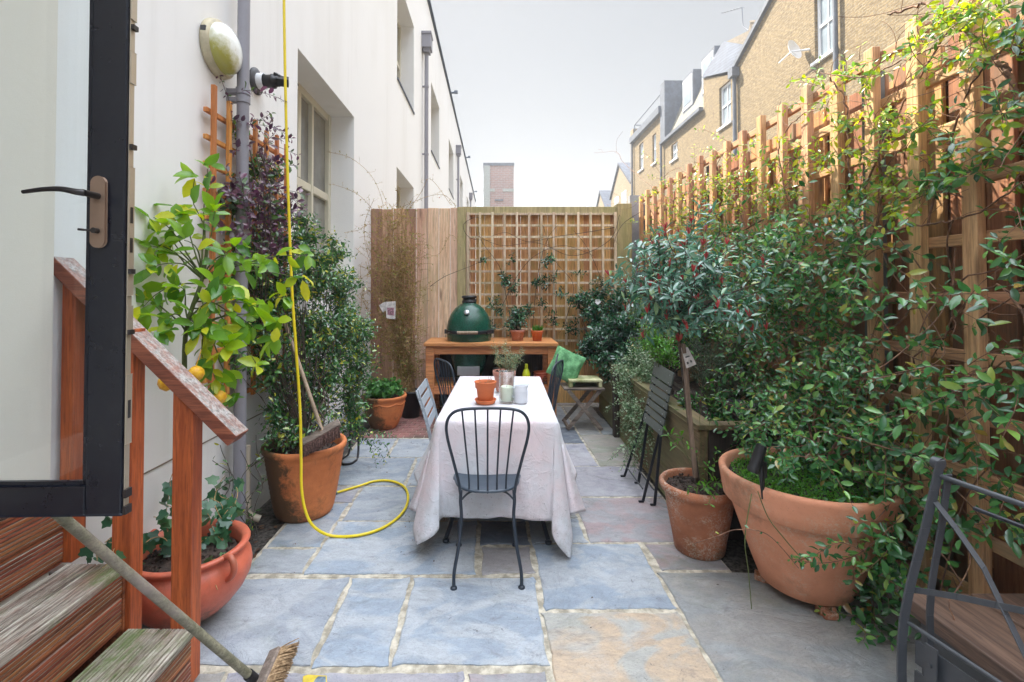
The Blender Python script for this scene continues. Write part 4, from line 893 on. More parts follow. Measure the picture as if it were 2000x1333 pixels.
# ------------------------------------------------------------ pots
def soil(pot, c, r, z, name='soil', seed=1):
    mb = MB(); n = 14; m = 36; vs = [(c[0], c[1], z + .012)]; fs = []
    for i in range(1, n + 1):
        for k in range(m):
            t = 2 * math.pi * k / m; q = r * i / n; x, y = c[0] + q * math.cos(t), c[1] + q * math.sin(t)
            vs.append((x, y, z + .012 * (1 - (i / n) ** 2) + .016 * noise.noise(Vector((x * 28, y * 28, seed))) ))
    for k in range(m): fs.append((0, 1 + k, 1 + (k + 1) % m))
    for i in range(n - 1):
        for k in range(m): a = 1 + i * m; fs.append((a + k, a + m + k, a + m + (k + 1) % m, a + (k + 1) % m))
    mb.add(vs, fs, True)
    rr = random.Random(seed)
    for i in range(int(r * 700)):
        t = rr.uniform(0, 6.28); q = r * math.sqrt(rr.random()) * .95; s = rr.uniform(.004, .011); mb.box((c[0] + q * math.cos(t), c[1] + q * math.sin(t), z + .014), (s * 1.6, s, s), (rr.uniform(0, 3), rr.uniform(0, 3), rr.uniform(0, 3)))
    mb.build(name, M['soil'], pot)
# belly pot with handles
bc = (-1.352, 2.135)
P1 = thing('belly_pot', 'rounded smooth terracotta pot with loop handles beside the steps', 'plant pot', (*bc, 0))
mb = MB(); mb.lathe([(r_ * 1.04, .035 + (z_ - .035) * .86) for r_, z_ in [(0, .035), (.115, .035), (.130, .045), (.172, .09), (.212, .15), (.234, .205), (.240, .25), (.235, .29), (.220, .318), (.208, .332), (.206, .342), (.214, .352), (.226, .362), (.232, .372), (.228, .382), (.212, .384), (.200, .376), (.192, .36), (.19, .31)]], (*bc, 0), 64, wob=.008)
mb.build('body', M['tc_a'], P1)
for an in (R(-24), R(156)):
    d = Vector((math.cos(an), math.sin(an), 0)); mb = MB(); b = Vector((*bc, 0))
    mb.tube(smooth_path([b + d * .222 + Vector((0, 0, .320)), b + d * .258 + Vector((0, 0, .334)), b + d * .282 + Vector((0, 0, .312)), b + d * .284 + Vector((0, 0, .278)), b + d * .262 + Vector((0, 0, .248)), b + d * .226 + Vector((0, 0, .228))], 5), .0135, 12); mb.build('handle', M['tc_a'], P1)
for an in (R(-65), R(55), R(175)):
    mb = MB(); mb.lathe([(0, 0), (.022, 0), (.028, .015), (.022, .036), (0, .045)], (bc[0] + .105 * math.cos(an), bc[1] + .105 * math.sin(an), 0), 14); mb.build('foot', M['tc_a'], P1)
soil(P1, bc, .19, .272)
# big mossy pot
c2 = (-1.245, 3.17)
P2 = thing('large_pot', 'large terracotta pot with dark mossy stains and ribs near the left wall', 'plant pot', (*c2, 0))
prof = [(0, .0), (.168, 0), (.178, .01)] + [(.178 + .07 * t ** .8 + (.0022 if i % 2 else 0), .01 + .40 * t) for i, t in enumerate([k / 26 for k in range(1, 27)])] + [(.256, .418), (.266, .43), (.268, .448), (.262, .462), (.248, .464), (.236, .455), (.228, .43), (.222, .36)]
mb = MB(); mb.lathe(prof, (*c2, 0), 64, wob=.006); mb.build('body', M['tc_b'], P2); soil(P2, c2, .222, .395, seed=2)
# back left pot
c3 = (-1.15, 5.1)
P3 = thing('round_pot', 'rounded terracotta pot of soft green leaves by the twiggy shrub', 'plant pot', (*c3, 0))
mb = MB(); mb.lathe([(0, 0), (.12, 0), (.15, .04), (.19, .13), (.215, .23), (.222, .29), (.222, .315), (.235, .325), (.24, .345), (.235, .36), (.215, .358), (.205, .33), (.2, .28)], (*c3, 0), 48, wob=.008); mb.tube([Vector((c3[0] + .222 * math.cos(t), c3[1] + .222 * math.sin(t), .29 - .02 * abs(math.sin(t * 4)))) for t in [k * 2 * math.pi / 48 for k in range(48)]], .008, 6, closed=True)
mb.build('body', M['tc_b'], P3); soil(P3, c3, .205, .31, seed=3)
c4 = (-.94, 5.55)
P4 = thing('black_pot', 'black plastic nursery pot behind the round terracotta pot', 'plant pot', (*c4, 0))
mb = MB(); mb.lathe([(0, 0), (.10, 0), (.125, .28), (.135, .285), (.135, .31), (.125, .31), (.118, .24)], (*c4, 0), 32); mb.build('body', M['blackp'], P4); soil(P4, c4, .118, .26, seed=4)
# right: aged pot
c5 = (1.195, 2.715)
P5 = thing('aged_pot', 'medium aged terracotta pot with white bloom holding the standard tree', 'plant pot', (*c5, 0))
mb = MB(); mb.lathe([(0, 0), (.128, 0), (.135, .006), (.150, .10), (.172, .22), (.184, .30), (.192, .325), (.204, .335), (.213, .352), (.213, .372), (.204, .384), (.192, .382), (.184, .37), (.176, .32)], (*c5, 0), 56, wob=.008); mb.build('body', M['tc_c'], P5); soil(P5, c5, .177, .345, seed=5)
# giant pot
c6 = (1.545, 2.335)
P6 = thing('giant_pot', 'giant pale terracotta pot standing on small feet at the right of the paving', 'plant pot', (*c6, 0))
mb = MB(); mb.lathe([(0, .045), (.185, .045), (.20, .055), (.232, .14), (.278, .27), (.316, .385), (.326, .428), (.332, .434), (.352, .436), (.357, .442), (.366, .50), (.375, .558), (.376, .572), (.368, .583), (.352, .583), (.342, .572), (.335, .53), (.328, .48)], (*c6, 0), 72, wob=.005); mb.build('body', M['tc_d'], P6)
for an in (R(-95), R(25), R(150)):
    mb = MB(); q = Vector((c6[0] + .165 * math.cos(an), c6[1] + .165 * math.sin(an), .022)); mb.box(q, (.05, .07, .043), (0, 0, an)); mb.box(q + Vector((math.cos(an), math.sin(an), -.2)) * .035, (.03, .06, .03), (0, 0, an)); mb.build('foot', M['tc_c'], P6, bevel=.006)
soil(P6, c6, .33, .535, seed=6)
# grey pot in the planter
c7 = P(1448, 822, 2.98); c7 = (c7.x, c7.y)
P7 = thing('grey_bowl', 'shallow grey plastic bowl half hidden by leaves on the timber planter', 'bowl', (*c7, .665))
mb = MB(); mb.lathe([(0, .668), (.055, .668), (.085, .72), (.10, .76), (.105, .765), (.098, .768), (.08, .73), (0, .70)], (*c7, 0), 32); mb.build('body', M['greyp'], P7)
# ------------------------------------------------------------ timber planter
PL = thing('timber_planter', 'long raised planter of mossy timber sleepers along the right side', 'planter', (1.6, 4.4, 0))
YP0, YP1, XP = 2.80, 5.85, 1.235
for i in range(3):
    z0, z1 = .005 + i * .215, .215 + i * .215
    mb = MB(); mb.prism([(XP, YP0, z0), (XP + .055, YP0, z0), (XP + .055 + .11, YP1, z0), (XP + .11, YP1, z0)], (0, 0, z1 - z0)); mb.build('side_board', M['sleeper'], PL, bevel=.006)
mb = MB(); mb.prism([(XP - .012, YP0 - .012, .652), (XP + .10, YP0 + .1, .652), (XP + .21, YP1, .652), (XP + .10, YP1, .652)], (0, 0, .03)); mb.build('side_cap', M['sleeper'], PL, bevel=.004)
mb = MB(); mb.bb(XP + .058, 2.0, YP0 - .005, YP0 + .05, .005, .648); mb.build('end_board', M['darkwood'], PL, bevel=.005)
mb = MB(); mb.bb(XP - .01, 2.0, YP0 - .02, YP0 + .075, .6525, .683); mb.build('end_cap', M['sleeper'], PL, bevel=.004)
mb = MB(); mb.bb(XP + .012, XP + .065, 4.75, 4.83, 0, .67); mb.build('post', M['darkwood'], PL, bevel=.004)
mb = MB(); vs = []; nx, ny = 14, 60
for j in range(ny + 1):
    for i in range(nx + 1): x = XP + .05 + .7 * i / nx; y = YP0 + .05 + (YP1 - YP0 - .05) * j / ny; vs.append((x + .05 * j / ny, y, .60 + .03 * noise.noise(Vector((x * 9, y * 9, 0)))))
mb.add(vs, [(j * (nx + 1) + i, j * (nx + 1) + i + 1, (j + 1) * (nx + 1) + i + 1, (j + 1) * (nx + 1) + i) for j in range(ny) for i in range(nx)], True); mb.build('soil', M['soil'], PL)

# ------------------------------------------------------------ dining table and cloth
TC = Vector((.058, 3.375, 0)); TA = R(-1.9)
TB = thing('garden_table', 'long metal garden table hidden under the pale pink cloth', 'table', tuple(TC), TA)
mb = MB(); mb.box((0, 0, .722), (.68, 1.38, .022)); mb.build('tabletop', M['greym'], TB, local=True)
for sx_ in (-1, 1):
    for sy_ in (-1, 1):
        mb = MB(); mb.tube(smooth_path([(sx_ * .22, sy_ * .50, .71), (sx_ * .25, sy_ * .50, .35), (sx_ * .27, sy_ * .52, .12), (sx_ * .30, sy_ * .60, .02)], 5), .013, 10); mb.lathe([(0, 0), (.02, 0), (.02, .014), (0, .018)], (sx_ * .30, sy_ * .60, 0), 12); mb.build('leg', M['navy'], TB, local=True)
mb = MB(); mb.tube([(-.26, -.5, .2), (.26, .5, .2)], .01, 8); mb.tube([(.26, -.5, .2), (-.26, .5, .2)], .01, 8); mb.build('brace', M['navy'], TB, local=True)
def cloth():
    a, b, rc = .345, .70, .022; per = []
    def side(p, q, n):
        for i in range(n): per.append(((p[0] + (q[0] - p[0]) * i / n, p[1] + (q[1] - p[1]) * i / n), None))
    pts = []; n1, n2, nc = 60, 110, 26
    cs = [(a - rc, -b + rc, -90), (a - rc, b - rc, 0), (-a + rc, b - rc, 90), (-a + rc, -b + rc, 180)]
    for ci, (cx, cy, a0) in enumerate(cs):
        for i in range(nc + 1):
            t = R(a0 + 90 * i / nc); pts.append((Vector((cx + rc * math.cos(t), cy + rc * math.sin(t), 0)), Vector((math.cos(t), math.sin(t), 0)), ci, i / nc))
        nx = cs[(ci + 1) % 4]; m = n2 if ci % 2 == 0 else n1
        e = pts[-1][0]; t = R(a0 + 90); nr = Vector((math.cos(t), math.sin(t), 0)); e2 = Vector((nx[0], nx[1], 0)) + nr * rc
        for i in range(1, m): pts.append((e.lerp(e2, i / m), nr, None, (ci, i / m, (e - e2).length)))
    rings = 30; H = .525; vs = []; fs = []; m = len(pts)
    # flat top: rings inside
    inner = 8
    for k in range(inner):
        f = k / inner
        for p, n, c, u in pts: vs.append((p.x * f, p.y * f, .738 + .0015 * noise.noise(Vector((p.x * f * 9, p.y * f * 9, 3)))))
    for k in range(rings + 1):
        d = k / rings
        for i, (p, n, c, u) in enumerate(pts):
            if c is not None:
                w = max(0, 1 - abs(u - .5) * 2); Ln = H + (.20, .2, .2, .125)[c] * (w ** 1.5) + .02; fl = .10 + .06 * w
                if c in (0, 3): fl = .05 + .05 * w + (.03 if c == 3 else -.015)
                tang = Vector((-n.y, n.x, 0)); twist = math.sin((u - .5) * 6.28) * .05
            else:
                ci, t, L = u; dist = min(t, 1 - t) * L; e_ = math.exp(-dist / .10)
                Ln = H + .02 * e_ + .012 * noise.noise(Vector((p.x * 3, p.y * 3, 9)))
                base = (.15, .06, .16, .045)[ci]; wave = math.sin(p.y * 13 + p.x * 11 + ci) * .5 + .5 * math.sin(p.y * 7.3 + p.x * 17 + 2)
                amp = .05 if ci in (0, 2) else .020; fl = base + amp * wave + (-.075 if ci in (0, 2) else -.03) * e_ * (1 if dist > .02 else .2) + .03 * noise.noise(Vector((p.x * 5, p.y * 5, 2)))
                tang = Vector((-n.y, n.x, 0)); twist = 0
            s = d * Ln; off = fl * (d ** 1.25) + .010 * math.sin(min(1, d * 12) * 1.57)
            fold = .012 * d * noise.noise(Vector((p.x * 14 + n.x * 4, p.y * 14 + n.y * 4, d * 1.3)))
            z = .738 - math.sqrt(max(0, s * s - min(off, s * .95) ** 2)) if k else .738
            q = p + n * (off + fold) + tang * twist * d
            if z < .010: q = q + n * (.010 - z) * .55 + tang * .02 * math.sin(z * 90); z = .010 + .006 * abs(math.sin(z * 60 + i))
            vs.append((q.x, q.y, z))
    tot = inner + rings + 1
    for k in range(tot - 1):
        for i in range(m): l = (i + 1) % m; fs.append((k * m + i, k * m + l, (k + 1) * m + l, (k + 1) * m + i))
    return vs, fs
vs, fs = cloth(); CL = MB(); Mt = Matrix.Translation(TC) @ Matrix.Rotation(TA, 4, 'Z')
CL.add([Mt @ Vector(v) for v in vs], fs, True); o = CL.build('tablecloth', M['cloth'], loc=tuple(TC)); tag(o, 'pale pink cotton cloth draped over the long table, hem stained grey', 'tablecloth')
sm = o.modifiers.new('thick', 'SOLIDIFY'); sm.thickness = .0025; sm.offset = 1
# things on the table
ZT_ = .742
q = P(948, 785, 3.02); q = (q.x, 3.08)
T_ = thing('small_pot', 'small bright orange terracotta pot on its saucer on the tablecloth', 'plant pot', (*q, ZT_))
mb = MB(); z = ZT_ + .022; mb.lathe([(0, z), (.047, z), (.050, z + .005), (.060, z + .078), (.0665, z + .079), (.070, z + .112), (.073, z + .114), (.073, z + .120), (.066, z + .121), (.063, z + .10), (.058, z + .07)], (*q, 0), 48); mb.build('body', M['tc_e'], T_)
mb = MB(); z = ZT_; mb.lathe([(0, z + .001), (.055, z + .001), (.062, z + .006), (.068, z + .022), (.071, z + .023), (.071, z + .028), (.064, z + .026), (.058, z + .012), (0, z + .010)], (*q, 0), 48); mb.build('saucer', M['tc_e'], T_)
soil(T_, q, .058, ZT_ + .105, seed=8)
mb = MB()
for i in range(4): mb.tube([(q[0] + rs.uniform(-.03, .03), q[1] + rs.uniform(-.03, .03), ZT_ + .11), (q[0] + rs.uniform(-.05, .05), q[1] + rs.uniform(-.03, .03), ZT_ + .17)], .0012, 4)
mb.build('dry_stems', M['stemt'], T_)
q = P(990, 790, 3.05); q = (q.x, 3.10)
T_ = thing('glass_vase', 'clear cylinder glass vase holding a fat cream candle, between the pots and the jug', 'vase', (*q, ZT_))
mb = MB(); z = ZT_; mb.lathe([(0, z + .001), (.046, z + .001), (.0515, z + .006), (.0515, z + .205), (.0485, z + .205), (.0485, z + .012), (0, z + .012)], (*q, 0), 48); mb.build('glass', M['glassc'], T_)
CN = thing('candle', 'fat cream pillar candle inside the glass vase', 'candle', (*q, ZT_ + .013)); mb = MB(); z = ZT_ + .013; mb.lathe([(0, z), (.040, z), (.0415, z + .004), (.0415, z + .088), (.036, z + .094), (.02, z + .086), (0, z + .084)], (*q, 0), 36); mb.build('wax', M['candle'], CN); mb = MB(); mb.tube([(*q, z + .084), (q[0] + .002, q[1], z + .102)], .0014, 6); mb.build('wick', M['black'], CN)
q = P(1018, 792, 3.05); q = (q.x, 3.09)
T_ = thing('jug', 'small ribbed white china jug with spout and handle on the tablecloth', 'jug', (*q, ZT_))
mb = MB(); z = ZT_; pr = [(0, z + .001), (.040, z + .001), (.044, z + .006)]
for i in range(9): zz = z + .008 + i * .0085; pr += [(.0455, zz), (.0435, zz + .0055)]
pr += [(.043, z + .085), (.040, z + .098), (.0385, z + .105), (.041, z + .117), (.0385, z + .117), (.036, z + .105), (.038, z + .08), (0, z + .02)]
n = 44; vs = []
for i, (r_, zz) in enumerate(pr):
    for k in range(n):
        t = 2 * math.pi * k / n; sp = max(0, math.cos(t - R(15))) ** 14 * max(0, (zz - z - .09) / .027) * .022 if i < len(pr) - 1 else 0
        vs.append((q[0] + (r_ + sp) * math.cos(t), q[1] + (r_ + sp) * math.sin(t), zz + sp * .3))
mb.add(vs, [(i * n + k, i * n + (k + 1) % n, (i + 1) * n + (k + 1) % n, (i + 1) * n + k) for i in range(len(pr) - 1) for k in range(n)], True); mb.build('body', M['china'], T_)
mb = MB(); an = R(190); d = Vector((math.cos(an), math.sin(an), 0)); b = Vector((*q, z)); mb.tube(smooth_path([b + d * .040 + Vector((0, 0, .098)), b + d * .062 + Vector((0, 0, .096)), b + d * .068 + Vector((0, 0, .07)), b + d * .058 + Vector((0, 0, .045)), b + d * .043 + Vector((0, 0, .035))], 5), .0045, 10); mb.build('handle', M['china'], T_)
q = (P(985, 760, 3.42).x, 3.44); c8 = q
T8 = thing('herb_pot', 'terracotta pot with a woody grey green herb, behind the glass vase', 'plant pot', (*q, ZT_))
mb = MB(); z = ZT_; mb.lathe([(0, z + .001), (.055, z + .001), (.060, z + .01), (.075, z + .115), (.082, z + .117), (.085, z + .15), (.080, z + .152), (.075, z + .13), (.07, z + .1)], (*q, 0), 44); mb.build('body', M['tc_f'], T8); soil(T8, q, .074, z + .13, seed=9)

# ------------------------------------------------------------ wire chairs
def wire_chair(label, loc, rz, mats=('navy', 'seatm'), group='round seated wire chairs', n=5, first=[None]):
    if first[0] is not None: return dup(first[0], loc, rz, label, group)
    t = thing('wire_chair', label, 'chair', loc, rz, group); m0, m1 = M[mats[0]], M[mats[1]]
    # seat: rounded, slightly dished; front faces +y
    mb = MB(); n_ = 48; pr = [(0, -.012), (.5, -.010), (.85, -.004), (.96, .0), (1.0, -.003), (1.0, -.012), (.96, -.016), (0, -.022)]; vs = []
    for f, z in pr:
        for k in range(n_):
            a = 2 * math.pi * k / n_; cx, cy = math.cos(a), math.sin(a); e = 2.6
            r_ = (abs(cx) ** e + abs(cy) ** e) ** (-1 / e); w = .178 + (.008 if cy > 0 else -.012 * abs(cy)); vs.append((f * r_ * cx * w, f * r_ * cy * .178, .455 + z))
    mb.add(vs, [(i * n_ + k, i * n_ + (k + 1) % n_, (i + 1) * n_ + (k + 1) % n_, (i + 1) * n_ + k) for i in range(len(pr) - 1) for k in range(n_)], True); mb.build('seat', m1, t, local=True)
    lean = .075
    hoop = [(-.140, -.148, .43), (-.150, -.160, .50), (-.178, -.178, .62), (-.203, -.200, .73), (-.207, -.212, .80), (-.185, -.220, .852), (-.130, -.226, .879), (0, -.228, .886)]
    hoop = hoop + [(-x, y, z) for x, y, z in hoop[-2::-1]]
    mb = MB(); mb.tube(smooth_path(hoop, 6), .0078, 12); mb.build('back_hoop', m0, t, local=True)
    for i in range(5):
        u = (i - 2) / 2; xt = u * .130; xb = u * .095; yb = -.176 + .02 * abs(u) ; mb = MB()
        mb.tube(smooth_path([(xb, yb + .004, .440), (xb * 1.02, yb - .004, .52), (xb + (xt - xb) * .5, -.197, .70), (xt, -.226, .882)], 5), .0048, 8); mb.build('back_rod', m0, t, local=True)
    for s in (-1, 1):
        mb = MB(); mb.tube(smooth_path([(s * .137, -.145, .445), (s * .139, -.150, .39), (s * .134, -.165, .31), (s * .146, -.205, .19), (s * .166, -.235, .08), (s * .168, -.240, .008)], 6), .0088, 12); mb.lathe([(0, 0), (.017, 0), (.017, .008), (.011, .014), (0, .016)], (s * .168, -.240, 0), 16); mb.build('leg', m0, t, local=True)
        mb = MB(); mb.tube(smooth_path([(s * .150, .125, .445), (s * .160, .145, .40), (s * .158, .150, .25), (s * .160, .150, .1), (s * .162, .155, .008)], 6), .0088, 12); mb.lathe([(0, 0), (.017, 0), (.017, .008), (.011, .014), (0, .016)], (s * .162, .155, 0), 16); mb.build('leg', m0, t, local=True)
    mb = MB(); mb.tube(smooth_path([(-.137, -.15, .395), (-.09, -.13, .428), (0, -.12, .432), (.09, -.13, .428), (.137, -.15, .395)], 5), .005, 8)
    mb.tube([(.13 * math.cos(2 * math.pi * k / 32), .13 * math.sin(2 * math.pi * k / 32), .430) for k in range(32)], .005, 8, closed=True); mb.build('seat_ring', m0, t, local=True)
    first[0] = t; return t
wire_chair('dark wire back chair with round seat facing the near end of the pink cloth', (-.018, 2.590, 0), R(1.0))
wire_chair('dark wire back chair at the far left corner of the table by the barbecue', (-.216, 4.13, 0), R(-62))
wire_chair('dark wire back chair at the far right of the table under the green cushion', (.358, 4.0, 0), R(69))
wire_chair('second dark wire back chair tucked behind the far right one', (.385, 4.32, 0), R(80))
# ------------------------------------------------------------ slatted folding chairs
def strip(mb, pts, w, t, side): # flat bar along points; wide along side
    side = Vector(side).normalized()
    for a, b in zip(pts, pts[1:]):
        a, b = Vector(a), Vector(b); d = (b - a).normalized(); n = d.cross(side).normalized()
        mb.add([a - side * w / 2 - n * t / 2, a + side * w / 2 - n * t / 2, a + side * w / 2 + n * t / 2, a - side * w / 2 + n * t / 2, b - side * w / 2 - n * t / 2, b + side * w / 2 - n * t / 2, b + side * w / 2 + n * t / 2, b - side * w / 2 + n * t / 2], [(0, 3, 2, 1), (4, 5, 6, 7), (0, 1, 5, 4), (1, 2, 6, 5), (2, 3, 7, 6), (3, 0, 4, 7)])
# folded chair leaning on the planter
FC1 = thing('folding_chair', 'folded grey green slatted metal chair leaning against the timber planter', 'chair', (1.12, 3.5, 0), 0, 'slatted folding chairs')
tn, tf_ = P(1316, 728, 3.32), P(1281, 706, 3.72); bn, bf = P(1288, 846, 3.27), P(1253, 815, 3.65)
tn.x, tf_.x = 1.265, 1.275; bn.x, bf.x = 1.175, 1.17
tn = Vector((1.285, 3.30, .90)); tf_ = Vector((1.30, 3.72, .915)); bn = Vector((1.175, 3.24, .48)); bf = Vector((1.175, 3.62, .485))
sdv = (tf_ - tn).normalized()
for i in range(8):
    t0 = i / 8 + .004; t1 = (i + 1) / 8 - (.034 if i < 7 else 0)
    if i < 1: t1 = (i + 1) / 8 - .004
    a, b, c, d = tn.lerp(bn, t0), tf_.lerp(bf, t0), tf_.lerp(bf, t1), tn.lerp(bn, t1); nv = (b - a).cross(d - a).normalized() * .004
    mb = MB(); mb.prism([a - nv, b - nv, c - nv, d - nv], nv * 2); mb.build('slat', M['greyg'], FC1, bevel=.002)
for (a, b) in (((1.29, 3.36, .86), (1.05, 3.30, .0)), ((1.30, 3.66, .87), (1.05, 3.75, .0)), ((1.20, 3.335, .55), (1.115, 3.25, .0)), ((1.20, 3.60, .55), (1.12, 3.62, .0))):
    mb = MB(); strip(mb, [Vector(a) + Vector((.012, 0, 0)), Vector(b) + Vector((.012, 0, .004))], .022, .008, (1, 0, .3)); mb.box(Vector(b) + Vector((.0, 0, .008)), (.035, .014, .012)); mb.build('leg', M['black'], FC1, bevel=.0015)
mb = MB(); mb.tube([(1.065, 3.31, .09), (1.065, 3.74, .10)], .005, 8); mb.tube([(1.13, 3.27, .10), (1.13, 3.62, .11)], .005, 8); mb.build('stretcher', M['greym'], FC1)
mb = MB()
for tt in (.12, .88):
    for i in range(8): q = tn.lerp(tf_, tt).lerp(bn.lerp(bf, tt), (i + .5) / 8); mb.box(q - Vector((.006, 0, 0)), (.004, .006, .006))
mb.build('rivets', M['steel'], FC1)
# open slatted chair by left side of table
FC2 = thing('folding_chair', 'pale blue grey slatted folding chair at the left side of the table', 'chair', (-.42, 3.4, 0), 0, 'slatted folding chairs')
for k, y in enumerate((3.20, 3.62)):
    mb = MB(); strip(mb, [(-.50, y, .80), (-.44, y, .62), (-.40, y, .45), (-.22, y, .02)], .024, .007, (1, 0, .3)); mb.build('leg', M['bluegrey'], FC2, bevel=.0015)
    mb = MB(); strip(mb, [(-.08, y + .01, .455), (-.12, y + .01, .40), (-.44, y + .01, .02)], .022, .007, (1, 0, .3)); mb.build('leg', M['bluegrey'], FC2, bevel=.0015)
for i in range(4):
    z = .775 - i * .072; x = -.488 + i * .022; mb = MB(); mb.prism([(x, 3.17, z - .024), (x, 3.65, z - .024), (x - .014, 3.65, z + .024), (x - .014, 3.17, z + .024)], (.005, 0, 0)); mb.build('slat', M['bluegrey'], FC2, bevel=.0015)
for i in range(6):
    x = -.39 + i * .058; mb = MB(); mb.bb(x, x + .046, 3.18, 3.64, .455, .461); mb.build('slat', M['bluegrey'], FC2, bevel=.0015)
# near right folded chair
FC3 = thing('folding_chair', 'grey metal folding chair leaning on the brown bench in the lower right corner', 'chair', (1.2, 1.2, 0), 0, 'slatted folding chairs')
u = Vector((.075, -.42, 0)); b0 = 1.345
def S3(a, x, z, dx=0): return Vector((x + dx, b0, z)) + u * a
pa = [(1.282, .99), (1.235, .80), (1.185, .62), (1.163, .48), (1.160, .30), (1.150, .0)]
pb = [(1.268, .955), (1.245, .80), (1.215, .64), (1.21, .48), (1.235, .25), (1.26, .0)]
for a in (0, 1):
    mb = MB(); strip(mb, smooth_path([S3(a, x, z) for x, z in pa], 2), .024, .007, (1, -.1, .15)); mb.tube([S3(a, 1.285, .978) + u * .0, S3(a, 1.285, .978) - u * .05], .016, 14); mb.build('leg', M['greym'], FC3, bevel=.0012)
    mb = MB(); strip(mb, smooth_path([S3(a, x + .02, z) + u * (.03 - .06 * a) for x, z in pb], 2), .018, .006, (1, -.1, .15)); mb.build('leg', M['greym'], FC3, bevel=.0012)
mb = MB(); mb.tube([S3(0, 1.28, .945), S3(1, 1.28, .945)], .0075, 12); mb.build('top_bar', M['greym'], FC3)
mb = MB(); mb.tube([S3(.0, 1.19, .535, -.01), S3(1, 1.19, .535, -.01)], .006, 12); mb.build('seat_bar', M['greym'], FC3)
mb = MB(); mb.tube([S3(.03, 1.30, .86, .06), S3(1, 1.30, .86, .06)], .006, 10); mb.build('rear_bar', M['black'], FC3)
mb = MB(); strip(mb, smooth_path([S3(.0, 1.262, .875), S3(.3, 1.245, .76), S3(.6, 1.20, .60), S3(.98, 1.17, .44)], 2), .017, .004, (1, .3, .5)); mb.build('brace', M['greym'], FC3, bevel=.001)
mb = MB(); strip(mb, smooth_path([S3(.0, 1.20, .625), S3(.22, 1.215, .665), S3(.6, 1.23, .725), S3(1, 1.25, .79)], 2), .017, .004, (.2, .0, 1)); mb.build('brace', M['greym'], FC3, bevel=.001)
for i in range(6):
    z1 = .50 - i * .082; z0 = z1 - .062; xx = 1.178 - i * .004; mb = MB()
    mb.prism([S3(.05, xx, z0), S3(.95, xx, z0), S3(.95, xx + .002, z1), S3(.05, xx + .002, z1)], (.005, 0, 0)); mb.build('slat', M['greym'], FC3, bevel=.001)
mb = MB(); strip(mb, [S3(.17, 1.168, .52), S3(.17, 1.15, .02)], .03, .004, u); strip(mb, [S3(.83, 1.168, .52), S3(.83, 1.15, .02)], .03, .004, u)
for i in range(6): q = S3(.17, 1.165, .47 - i * .082); mb.box(q, (.008, .008, .008))
mb.build('slat_strap', M['greym'], FC3)
# brown bench
BE = thing('wooden_bench', 'brown wooden bench with thick planks against the trellis in the lower right corner', 'bench', (1.7, 1.0, 0))
for i in range(2): x0 = 1.452 + i * .238; mb = MB(); mb.bb(x0, x0 + .230, .0, 1.675, .352, .408); mb.build('plank', M['bench'], BE, bevel=.006)
mb = MB(); mb.bb(1.475, 1.497, .05, 1.63, .06, .351); mb.build('apron', M['greym'], BE, bevel=.003)
for y in (.1, 1.58):
    for x in (1.50, 1.86): mb = MB(); mb.bb(x, x + .05, y, y + .06, 0, .351); mb.build('leg', M['darkwood'], BE, bevel=.003)
# ------------------------------------------------------------ barbecue table and ceramic barbecue
x0, x1_ = P(833, 0, 5.36).x, P(1085, 0, 5.36).x; Y0, Y1_ = 5.36, 6.0; zt = .885
KT = thing('barbecue_table', 'orange wooden barbecue table with an open lower shelf at the back fence', 'table', ((x0 + x1_) / 2, 5.7, 0)); cxk, cyk = P(917, 0, 5.68).x, 5.68
mb = MB(); n = 40; rh = .232  # top with a round hole for the barbecue
sq = [];
for k in range(n):
    t = 2 * math.pi * k / n; c, s = math.cos(t), math.sin(t); xx0, xx1, yy0, yy1 = x0 - .02, x1_ + .02, Y0 - .03, Y1_
    m_ = 1e9
    if c > 1e-6: m_ = min(m_, (xx1 - cxk) / c)
    if c < -1e-6: m_ = min(m_, (xx0 - cxk) / c)
    if s > 1e-6: m_ = min(m_, (yy1 - cyk) / s)
    if s < -1e-6: m_ = min(m_, (yy0 - cyk) / s)
    sq.append((cxk + c * m_, cyk + s * m_))
# exact corners
for cx_, cy_ in ((x0 - .02, Y0 - .03), (x1_ + .02, Y0 - .03), (x1_ + .02, Y1_), (x0 - .02, Y1_)):
    k = min(range(n), key=lambda i: (sq[i][0] - cx_) ** 2 + (sq[i][1] - cy_) ** 2); sq[k] = (cx_, cy_)
vs = []
for z in (zt - .035, zt):
    vs += [(cxk + rh * math.cos(2 * math.pi * k / n), cyk + rh * math.sin(2 * math.pi * k / n), z) for k in range(n)] + [(a, b, z) for a, b in sq]
fs = []
for k in range(n):
    l = (k + 1) % n; fs += [(k, l, n + l, n + k), (2 * n + k, 3 * n + k, 3 * n + l, 2 * n + l), (n + k, n + l, 3 * n + l, 3 * n + k), (k, 2 * n + k, 2 * n + l, l)]
mb.add(vs, fs); mb.build('tabletop', M['cedar'], KT, bevel=.003)
for x in (x0 + .0, x1_ - .095):
    for y in (Y0, Y1_ - .1): mb = MB(); mb.bb(x, x + .095, y, y + .095, 0, zt - .036); mb.build('leg', M['rail'] if 0 else M['cedar'], KT, bevel=.003)
mb = MB(); mb.bb(x0 + .096, x1_ - .096, Y0 + .01, Y0 + .035, zt - .13, zt - .037); mb.bb(x0 + .096, x1_ - .096, Y1_ - .04, Y1_ - .02, zt - .13, zt - .037); mb.build('apron', M['cedar'], KT, bevel=.003)
mb = MB()
for i in range(5): y = Y0 + .02 + i * .122; mb.bb(x0 + .012, x1_ - .012, y, y + .115, .36, .385)
mb.bb(x0 + .096, x1_ - .096, Y0 + .004, Y0 + .019, .30, .388); mb.build('shelf', M['cedar'], KT, bevel=.003)
